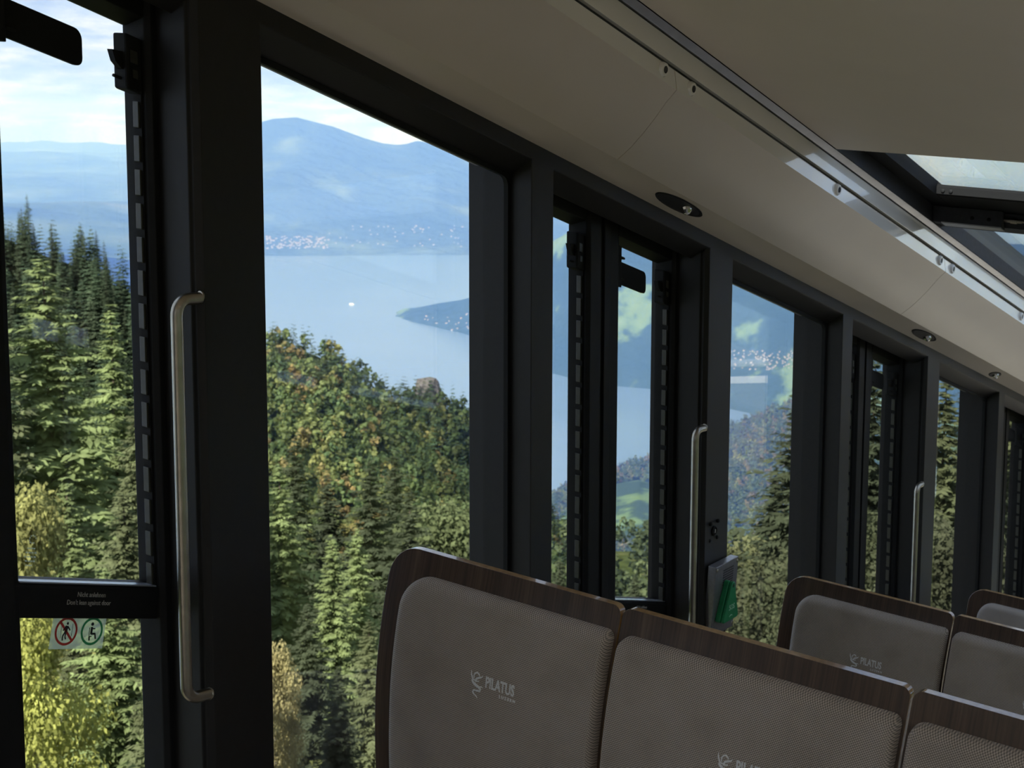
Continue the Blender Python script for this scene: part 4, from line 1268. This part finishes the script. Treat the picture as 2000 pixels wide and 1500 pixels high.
NEAR = [
 # left door, upper pane
 (82, 498, 74, 's', 'tall sunlit spruce filling the left half of the left door pane', S_LIT, 0, 1.25),
 (214, 590, 82, 's', 'slender spruce with a pointed top, right half of the left door pane', S_LIT, 1, 0.9),
 (-70, 520, 70, 's', 'spruce at the very left edge behind the door frame', S_MID, 2, 1.0),
 (165, 790, 90, 's', 'spruce between the two tall ones in the left door pane', S_LIT, 3, 1.1),
 (262, 790, 60, 's', 'spruce hugging the right edge of the left door pane', S_MID, 3, 0.9),
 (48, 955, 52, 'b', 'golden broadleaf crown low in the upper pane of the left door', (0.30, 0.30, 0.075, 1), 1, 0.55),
 (128, 930, 62, 's', 'sunlit spruce just above the lettered door rail', S_LIT, 1, 1.1),
 (240, 960, 44, 's', 'dense spruce just above the door rail, right side', S_MID, 0, 1.1),
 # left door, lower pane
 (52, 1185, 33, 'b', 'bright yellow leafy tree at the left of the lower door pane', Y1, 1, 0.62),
 (205, 1110, 38, 's', 'light green spruce filling the lower door pane', S_LIT, 2, 1.2),
 (140, 1200, 40, 's', 'green spruce in the middle of the lower door pane', S_MID, 1, 1.1),
 (300, 1240, 33, 's', 'spruce at the right edge of the lower door pane', S_MID, 3, 1.1),
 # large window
 (545, 905, 92, 's', 'sunlit spruce at the left edge of the large window', S_LIT, 2, 1.0),
 (575, 858, 128, 's', 'tall shaded spruce left of centre in the large window', S_SHADE, 1, 1.1),
 (648, 1043, 84, 's', 'light spruce with a narrow top, low in the large window', S_LIT, 1, 1.0),
 (697, 1032, 88, 's', 'light spruce beside the seat corner, low in the large window', S_LIT, 3, 1.0),
 (722, 895, 146, 's', 'dark spruce in the middle of the large window', S_SHADE, 0, 1.1),
 (800, 960, 132, 's', 'dark spruce above the nearest seat corner', S_SHADE, 2, 1.1),
 (770, 880, 158, 's', 'slim dark spruce right of the middle of the large window', S_SHADE, 1, 1.0),
 (640, 930, 150, 's', 'shaded spruce between two taller ones in the large window', S_SHADE, 3, 1.1),
 (600, 1180, 62, 's', 'dark green spruce low at the left of the large window', S_SHADE, 0, 1.2),
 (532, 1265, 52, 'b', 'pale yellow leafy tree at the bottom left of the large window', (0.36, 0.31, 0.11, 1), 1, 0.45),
 (720, 1210, 60, 's', 'spruce behind the nearest seat edge, bottom of the large window', S_MID, 2, 1.1),
 (660, 1300, 52, 's', 'dark spruce at the bottom of the large window', S_SHADE, 1, 1.2),
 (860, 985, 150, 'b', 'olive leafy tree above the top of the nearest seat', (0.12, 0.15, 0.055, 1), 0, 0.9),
 (930, 1040, 120, 's', 'shaded spruce at the right edge of the large window', S_SHADE, 3, 1.1),
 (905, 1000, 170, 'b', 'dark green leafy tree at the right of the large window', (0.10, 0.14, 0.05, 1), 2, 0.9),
 (1000, 1010, 130, 's', 'spruce behind the first slim post', S_SHADE, 0, 1.1),
 (1095, 1090, 110, 's', 'spruce low in the left leaf of the middle double door', S_SHADE, 1, 1.0),
 (1240, 1120, 105, 's', 'spruce low in the right leaf of the middle double door', S_SHADE, 2, 1.0),
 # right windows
 (1572, 742, 38, 's', 'dark spruce with hanging boughs at the right of the intercom window', S_SHADE, 2, 1.25),
 (1515, 905, 52, 's', 'spruce standing in the middle of the intercom window', S_SHADE, 0, 1.1),
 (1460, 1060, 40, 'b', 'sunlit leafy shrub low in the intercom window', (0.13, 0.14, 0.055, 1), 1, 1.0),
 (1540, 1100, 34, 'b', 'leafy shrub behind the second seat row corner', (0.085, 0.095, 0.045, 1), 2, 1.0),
 (1712, 690, 36, 's', 'spruce behind the double door left of the third handle', S_SHADE, 1, 1.1),
 (1850, 730, 31, 's', 'spruce filling the third window', S_MID, 0, 1.1),
 (1905, 700, 36, 's', 'spruce at the right side of the third window', S_SHADE, 3, 1.1),
 (1985, 690, 40, 's', 'spruce at the right edge of the picture', S_MID, 2, 1.1),
 (1780, 800, 44, 's', 'spruce behind the third handle post', S_SHADE, 1, 1.1),
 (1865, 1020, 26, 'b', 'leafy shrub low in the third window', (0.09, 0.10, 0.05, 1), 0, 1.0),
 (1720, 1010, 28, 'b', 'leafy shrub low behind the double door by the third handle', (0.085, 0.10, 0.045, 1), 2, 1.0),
]
for a in NEAR:
    near_tree(*a)

# wooded slopes: the largest trees one by one, the rest as one mass each
def scatter_on(V, ks, n, kmin, kmax, seed, amin=0.0, amax=1.0):
    g = np.random.default_rng(seed)
    nk = int((ks <= 1.0).sum())
    na = V.shape[1]
    out = []
    for _ in range(n):
        fi = g.uniform(kmin, kmax) * (nk - 1); fj = g.uniform(amin, amax) * (na - 1)
        i, j = min(int(fi), nk - 2), min(int(fj), na - 2)
        u, v = fi - i, fj - j
        p = V[i, j] * (1 - u) * (1 - v) + V[i + 1, j] * u * (1 - v) + V[i, j + 1] * (1 - u) * v + V[i + 1, j + 1] * u * v
        out.append((fi / (nk - 1), fj / (na - 1), p))
    return out
n_ind = {'s': 0, 'b': 0}
def hill_tree(p, kind, h, col, label, group, wide=1.0):
    me = (SPR_MID if kind == 's' else BRD_MID)[int(rng.integers(0, 5))]
    o = link('spruce_tree' if kind == 's' else 'broadleaf_tree', me, None, tuple(float(q) for q in p))
    o.rotation_euler = (0, 0, rng.uniform(0, 6.28))
    o.scale = (h * wide, h * wide, h)
    o.color = col
    tag(o, label, 'tree', group)
    return o
# left slope: spruces only
mass_v, mass_f, mass_c, nv = [], [], [], 0
lowS = [spruce(500 + i, r=0.14, n_whorl=13, n_br=7, n_seg=2, z0=0.06, spray=1.6) for i in range(3)]
for n_, (k, a, p) in enumerate(sorted(scatter_on(left_g, left_k, 520, 0.20, 1.0, 71, 0.40, 0.86), key=lambda q: q[0])):
    h = rng.uniform(9.5, 14.5)
    col = jit((0.075, 0.105, 0.062), 0.3)
    if n_ % 5 < 2:
        zone = 'low in the close bluish stand beyond the left door' if k < 0.5 else ('on the skyline of the stand beyond the left door' if k > 0.85 else 'halfway up the close stand beyond the left door')
        hill_tree(p - np.array([0, 0, 0.5]), 's', h, col, 'small bluish spruce ' + zone, 'spruces ' + zone, rng.uniform(0.95, 1.3))
    else:
        v, f = lowS[n_ % 3]
        mass_v.append(v * np.array([h * 1.15, h * 1.15, h]) + p - np.array([0, 0, 0.5])); mass_f.append(f + nv); nv += len(v)
        mass_c.append(np.tile(np.array(col[:3]), (len(v), 1)))
def mass(name, label, cat):
    o = link(name, np_mesh(name, np.concatenate(mass_v), np.concatenate(mass_f), M_LEAFA, col=np.concatenate(mass_c)))
    tag(o, label, cat, None, 'stuff')
mass('slope_forest', 'close dark spruce forest on the slope beyond the left door', 'forest')
# hill in the large window: golden broadleaf belt on the left, darker spruces to the right and on the crest
cand = scatter_on(hill_g, hill_k, 1150, 0.12, 1.0, 73, 0.12, 0.72) + scatter_on(hill_g, hill_k, 190, 0.86, 1.0, 74, 0.10, 0.60)
vis = []
for k, a, p in cand:
    x = 1000 + F_PX * (p[0] / p[1]) * 1.0
    vis.append((k, x, p))
vis.sort(key=lambda q: q[2][1])
mass_v, mass_f, mass_c, nv = [], [], [], 0
lowS = [spruce(500 + i, r=0.13, n_whorl=9, n_br=6, n_seg=2, z0=0.12, spray=1.9) for i in range(3)]
lowB = [broadleaf(520 + i, 9, 16, 0.075, 0.40) for i in range(3)]
n_single = 0
for k, x, p in vis:
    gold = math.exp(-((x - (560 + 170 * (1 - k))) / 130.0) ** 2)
    edge = k > 0.9
    q = rng.uniform()
    if edge and q < 0.75 or (x > 760 and q < 0.40) or q < 0.18:
        kind, h, col = 's', rng.uniform(11, 19), jit((0.050, 0.075, 0.035), 0.25)
        zone = 'on the crest of the wooded hill' if k > 0.85 else ('on the lower left of the wooded hill' if x < 720 else 'on the right flank of the wooded hill')
        lab, grp = 'dark spruce standing ' + zone, 'spruces ' + zone
    else:
        kind, h = 'b', rng.uniform(8, 13.5)
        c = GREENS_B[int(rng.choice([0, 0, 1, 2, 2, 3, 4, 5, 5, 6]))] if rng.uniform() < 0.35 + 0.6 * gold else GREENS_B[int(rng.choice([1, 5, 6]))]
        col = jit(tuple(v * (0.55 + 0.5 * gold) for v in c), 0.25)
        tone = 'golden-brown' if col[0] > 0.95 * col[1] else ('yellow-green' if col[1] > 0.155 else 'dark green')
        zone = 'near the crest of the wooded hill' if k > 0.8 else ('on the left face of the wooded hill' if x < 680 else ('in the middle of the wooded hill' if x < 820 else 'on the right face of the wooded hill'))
        lab, grp = tone + ' leafy tree ' + zone, tone + ' leafy trees ' + zone
    in_win = 515 < x < 965
    if n_single < 300 and in_win:
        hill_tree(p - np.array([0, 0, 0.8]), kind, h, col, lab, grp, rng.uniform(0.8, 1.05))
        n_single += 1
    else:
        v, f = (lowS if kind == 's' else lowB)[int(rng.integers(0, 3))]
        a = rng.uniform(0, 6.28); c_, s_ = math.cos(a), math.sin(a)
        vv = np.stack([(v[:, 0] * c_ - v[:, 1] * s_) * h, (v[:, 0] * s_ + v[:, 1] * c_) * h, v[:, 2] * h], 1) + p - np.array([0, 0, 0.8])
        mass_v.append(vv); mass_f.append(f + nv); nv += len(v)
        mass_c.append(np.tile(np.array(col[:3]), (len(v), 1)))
mass('hill_forest', 'mass of mixed autumn forest covering the wooded hill', 'forest')
# alp ridge: small tree lumps, leaving meadow gaps
mass_v, mass_f, mass_c, nv = [], [], [], 0
lowB2 = [broadleaf(540 + i, 5, 6, 0.15, 0.46) for i in range(3)]
lowS2 = [spruce(560 + i, r=0.17, n_whorl=5, n_br=5, n_seg=1, z0=0.12, spray=2.4) for i in range(2)]
for k, a, p in scatter_on(mid_g, mid_k, 8500, 0.0, 1.0, 79, 0.02, 0.62):
    mead = float(vnoise(np.array([p[0] / 230.0]), np.array([p[1] / 300.0]), 91)[0])
    if mead > (0.60 if p[0] / p[1] < 0.12 else 2.0) and k > 0.3 and k < 0.985:
        continue
    if rng.uniform() < 0.45:
        (v, f), h, col = lowS2[int(rng.integers(0, 2))], rng.uniform(20, 34), jit((0.045, 0.07, 0.035), 0.25)
    else:
        (v, f), h, col = lowB2[int(rng.integers(0, 3))], rng.uniform(18, 30), jit(GREENS_B[int(rng.choice([1, 5, 6, 6, 2, 4]))], 0.2)
        col = tuple(c * 0.7 for c in col)
    vv = v * h + p - np.array([0, 0, 1.0])
    mass_v.append(vv); mass_f.append(f + nv); nv += len(v)
    mass_c.append(np.tile(np.array(col[:3]), (len(v), 1)))
mass('ridge_forest', 'patches of mixed forest on the alp ridge behind the double door', 'forest')
# undergrowth filling the near slope below the trees
mass_v, mass_f, mass_c, nv = [], [], [], 0
g2 = np.random.default_rng(97)
cnt = 0
lowU = [broadleaf(600 + i, 8, 120, 0.024, 0.42) for i in range(3)]
while cnt < 330:
    d = 34 + 170 * g2.uniform() ** 1.2
    x = g2.uniform(-200, 2200)
    r = ray(x, 900)
    px, py = r.x / r.y * d, d
    gz = float(near_z(np.array([px]), np.array([py]))[0])
    h = g2.uniform(2.0, 5.0) * (0.8 if d < 50 else 1.5)
    v, f = lowU[int(g2.integers(0, 3))]
    a = g2.uniform(0, 6.28); c_, s_ = math.cos(a), math.sin(a)
    vv = np.stack([(v[:, 0] * c_ - v[:, 1] * s_) * h * 1.2, (v[:, 0] * s_ + v[:, 1] * c_) * h * 1.2, v[:, 2] * h], 1) + np.array([px, py, gz - 0.3])
    col = np.array(GREENS_B[int(g2.choice([1, 5, 6, 0, 2]))]) * g2.uniform(0.4, 0.8)
    mass_v.append(vv); mass_f.append(f + nv); nv += len(v); mass_c.append(np.tile(col, (len(v), 1)))
    cnt += 1
mass('undergrowth', 'green undergrowth covering the near slope between the trees', 'bushes')

mass_v, mass_f, mass_c, nv = [], [], [], 0
for _ in range(1300):
    d = g2.uniform(200, 660); x = g2.uniform(380, 1750)
    r = ray(x, 900); px, py = r.x / r.y * d, d
    if py > 440 and x < 1000: continue
    gz = float(near_z(np.array([px]), np.array([py]))[0])
    kind = g2.uniform() < 0.5
    v, f = (lowS if kind else lowB)[int(g2.integers(0, 3))]
    h = g2.uniform(10, 18)
    col = np.array((0.045, 0.062, 0.034) if kind else dull(GREENS_B[int(g2.choice([1, 5, 6, 6]))])) * g2.uniform(0.6, 1.1)
    mass_v.append(v * h + np.array([px, py, gz - 0.5])); mass_f.append(f + nv); nv += len(v); mass_c.append(np.tile(col, (len(v), 1)))
mass('valley_forest', 'dark mixed forest in the valley below the wooded hill', 'forest')
# rock knob on the hill crest and a cliff face at its right
def rock(name, x, y, dist, w_, h_, label, seed):
    c = point_at(x, y, dist)
    g = np.random.default_rng(seed)
    n, m_ = 22, 14
    th = np.linspace(0, 2 * math.pi, n, endpoint=False)
    V = []
    for i in range(m_):
        q = i / (m_ - 1)
        rad = w_ / 2 * (1.05 - 0.55 * q ** 2.5)
        nz = 1 + 0.55 * fbm(np.cos(th) * 1.7 + i * 0.35 + 5, np.sin(th) * 1.7 + 9 + i * 0.2, 4, seed)
        V.append(np.stack([np.cos(th) * rad * nz + c.x, np.sin(th) * rad * nz * 0.9 + c.y, np.full(n, c.z - h_ * (1 - q)) + 2.5 * fbm(np.cos(th) * 2 + i, np.sin(th) * 2, 3, seed + 3)], 1))
    V = np.concatenate(V + [np.array([[c.x, c.y, c.z + 0.8]])])
    f = [(i * n + j, i * n + (j + 1) % n, (i + 1) * n + (j + 1) % n, (i + 1) * n + j) for i in range(m_ - 1) for j in range(n)]
    f += [((m_ - 1) * n + j, (m_ - 1) * n + (j + 1) % n, (m_ - 1) * n + (j + 1) % n, len(V) - 1) for j in range(n)]
    f3 = [q[:3] + (q[3],) for q in f]
    me = bpy.data.meshes.new(name)
    me.from_pydata([tuple(p - np.array([c.x, c.y, c.z - h_])) for p in V], [], [q if len(set(q)) == 4 else tuple(dict.fromkeys(q)) for q in f3])
    me.materials.append(M_ROCK)
    o = link(name, me, None, (c.x, c.y, c.z - h_))
    tag(o, label, 'rock')
rock('boulder', 834, 740, 694, 17, 20, 'dark grey rock knob on the crest of the wooded hill', 3)
rock('cliff', 945, 890, 610, 9, 17, 'pale rock face low on the right of the wooded hill', 8)

# villages, boat
def village(name, label, xr, yr, n, surf, seed, sz=1.0):
    g = np.random.default_rng(seed)
    v, f, mi = [], [], []
    for _ in range(n):
        x, y = g.uniform(*xr), g.uniform(*yr)
        p = surf(x, y)
        s = g.uniform(9, 17) * sz; hgt = g.uniform(7, 12) * sz; a = g.uniform(0, 3.14)
        c_, s_ = math.cos(a), math.sin(a)
        b = len(v)
        loc = [(-s, -s * .6, -3), (s, -s * .6, -3), (s, s * .6, -3), (-s, s * .6, -3), (-s, -s * .6, hgt), (s, -s * .6, hgt), (s, s * .6, hgt), (-s, s * .6, hgt), (-s, 0, hgt * 1.5), (s, 0, hgt * 1.5)]
        v += [(p[0] + q[0] * c_ - q[1] * s_, p[1] + q[0] * s_ + q[1] * c_, p[2] + q[2]) for q in loc]
        f += [(b, b + 1, b + 5, b + 4), (b + 1, b + 2, b + 6, b + 5), (b + 2, b + 3, b + 7, b + 6), (b + 3, b, b + 4, b + 7)]
        mi += [0] * 4
        f += [(b + 4, b + 5, b + 9, b + 8), (b + 6, b + 7, b + 8, b + 9)]
        mi += [1] * 2
    o = link(name, np_mesh(name, v, f, [M_HOUSE, M_ROOF], mat_idx=mi))
    tag(o, label, 'houses', None, 'stuff')
from mathutils.bvhtree import BVHTree
dg = bpy.context.evaluated_depsgraph_get()
def surf_of(nm):
    me = bpy.data.objects[nm].data
    bv = BVHTree.FromPolygons([tuple(q.co) for q in me.vertices], [tuple(q.vertices) for q in me.polygons])
    def s(x, y):
        for dy in range(0, 60, 4):
            h = bv.ray_cast(Vector((0, 0, 0)), ray(x, y + dy).normalized())
            if h[0] is not None:
                return h[0]
        return point_at(x, y, 9000)
    return s
village('shore_village', 'pale houses of a village on the far lake shore, left of the large window', (521, 640), (462, 486), 130, surf_of('far_mountain'), 5, 0.8)
village('shore_hamlets', 'scattered pale houses along the far shore under the blue mountain', (640, 955), (440, 482), 60, surf_of('far_mountain'), 6, 0.7)
sb = surf_of('lakeside_mountain')
village('point_village', 'small pale houses on the green point of land in the lake', (800, 950), (612, 645), 34, sb, 7, 0.45)
village('hillside_town', 'pale houses of a town on the slope in the intercom window', (1425, 1580), (684, 722), 120, sb, 8, 0.30)
bp = ray(687, 595); bp = bp * (LAKE_Z / bp.z)
bt = empty('boat', bp, 'white passenger boat on the lake in the large window', 'boat')
m = MB(bp)
L_, B_ = 19.0, 5.0
m.add([bp + Vector(q) for q in ((-L_, -B_, -1), (L_ * .7, -B_, -1), (L_, 0, -1), (L_ * .7, B_, -1), (-L_, B_, -1), (-L_, -B_, 5), (L_ * .72, -B_, 5), (L_ * 1.08, 0, 6), (L_ * .72, B_, 5), (-L_, B_, 5))],
      [(0, 1, 6, 5), (1, 2, 7, 6), (2, 3, 8, 7), (3, 4, 9, 8), (4, 0, 5, 9), (5, 6, 7, 8, 9), (0, 4, 3, 2, 1)])
m.build('hull', M_WHITE, bt)
m = MB(bp); m.frame_box(bp + Vector((-2, 0, 8)), Vector((1, 0, 0)), Vector((0, 1, 0)), Vector((0, 0, 1)), L_ * 1.4, B_ * 1.5, 6); m.build('cabin', M_WHITE, bt)

# air between the eye and the far shore: one block of thin scattering haze
hz = bpy.data.materials.new('blue_air')
nt, N = nt_new(hz)
vs_ = N('ShaderNodeVolumeScatter', {'Color': (0.165, 0.335, 1.0, 1), 'Density': 0.000090, 'Anisotropy': 0.0})
N('ShaderNodeOutputMaterial', {'Volume': (vs_, 0)})
hz.cycles.homogeneous_volume = True if hasattr(hz.cycles, 'homogeneous_volume') else False
x0, x1, y0, y1, z0, z1 = -30000, 30000, 450, 44000, LAKE_Z - 60, 700
hv = [(x, y, z) for x in (x0, x1) for y in (y0, y1) for z in (z0, z1)]
hm = bpy.data.meshes.new('haze')
hm.from_pydata(hv, [], [(0, 1, 3, 2), (4, 6, 7, 5), (0, 4, 5, 1), (2, 3, 7, 6), (0, 2, 6, 4), (1, 5, 7, 3)])
hm.materials.append(hz)
fix_normals(hm)
tag(link('haze', hm), 'thin blue haze over the lake and the mountains', 'haze', None, 'stuff')
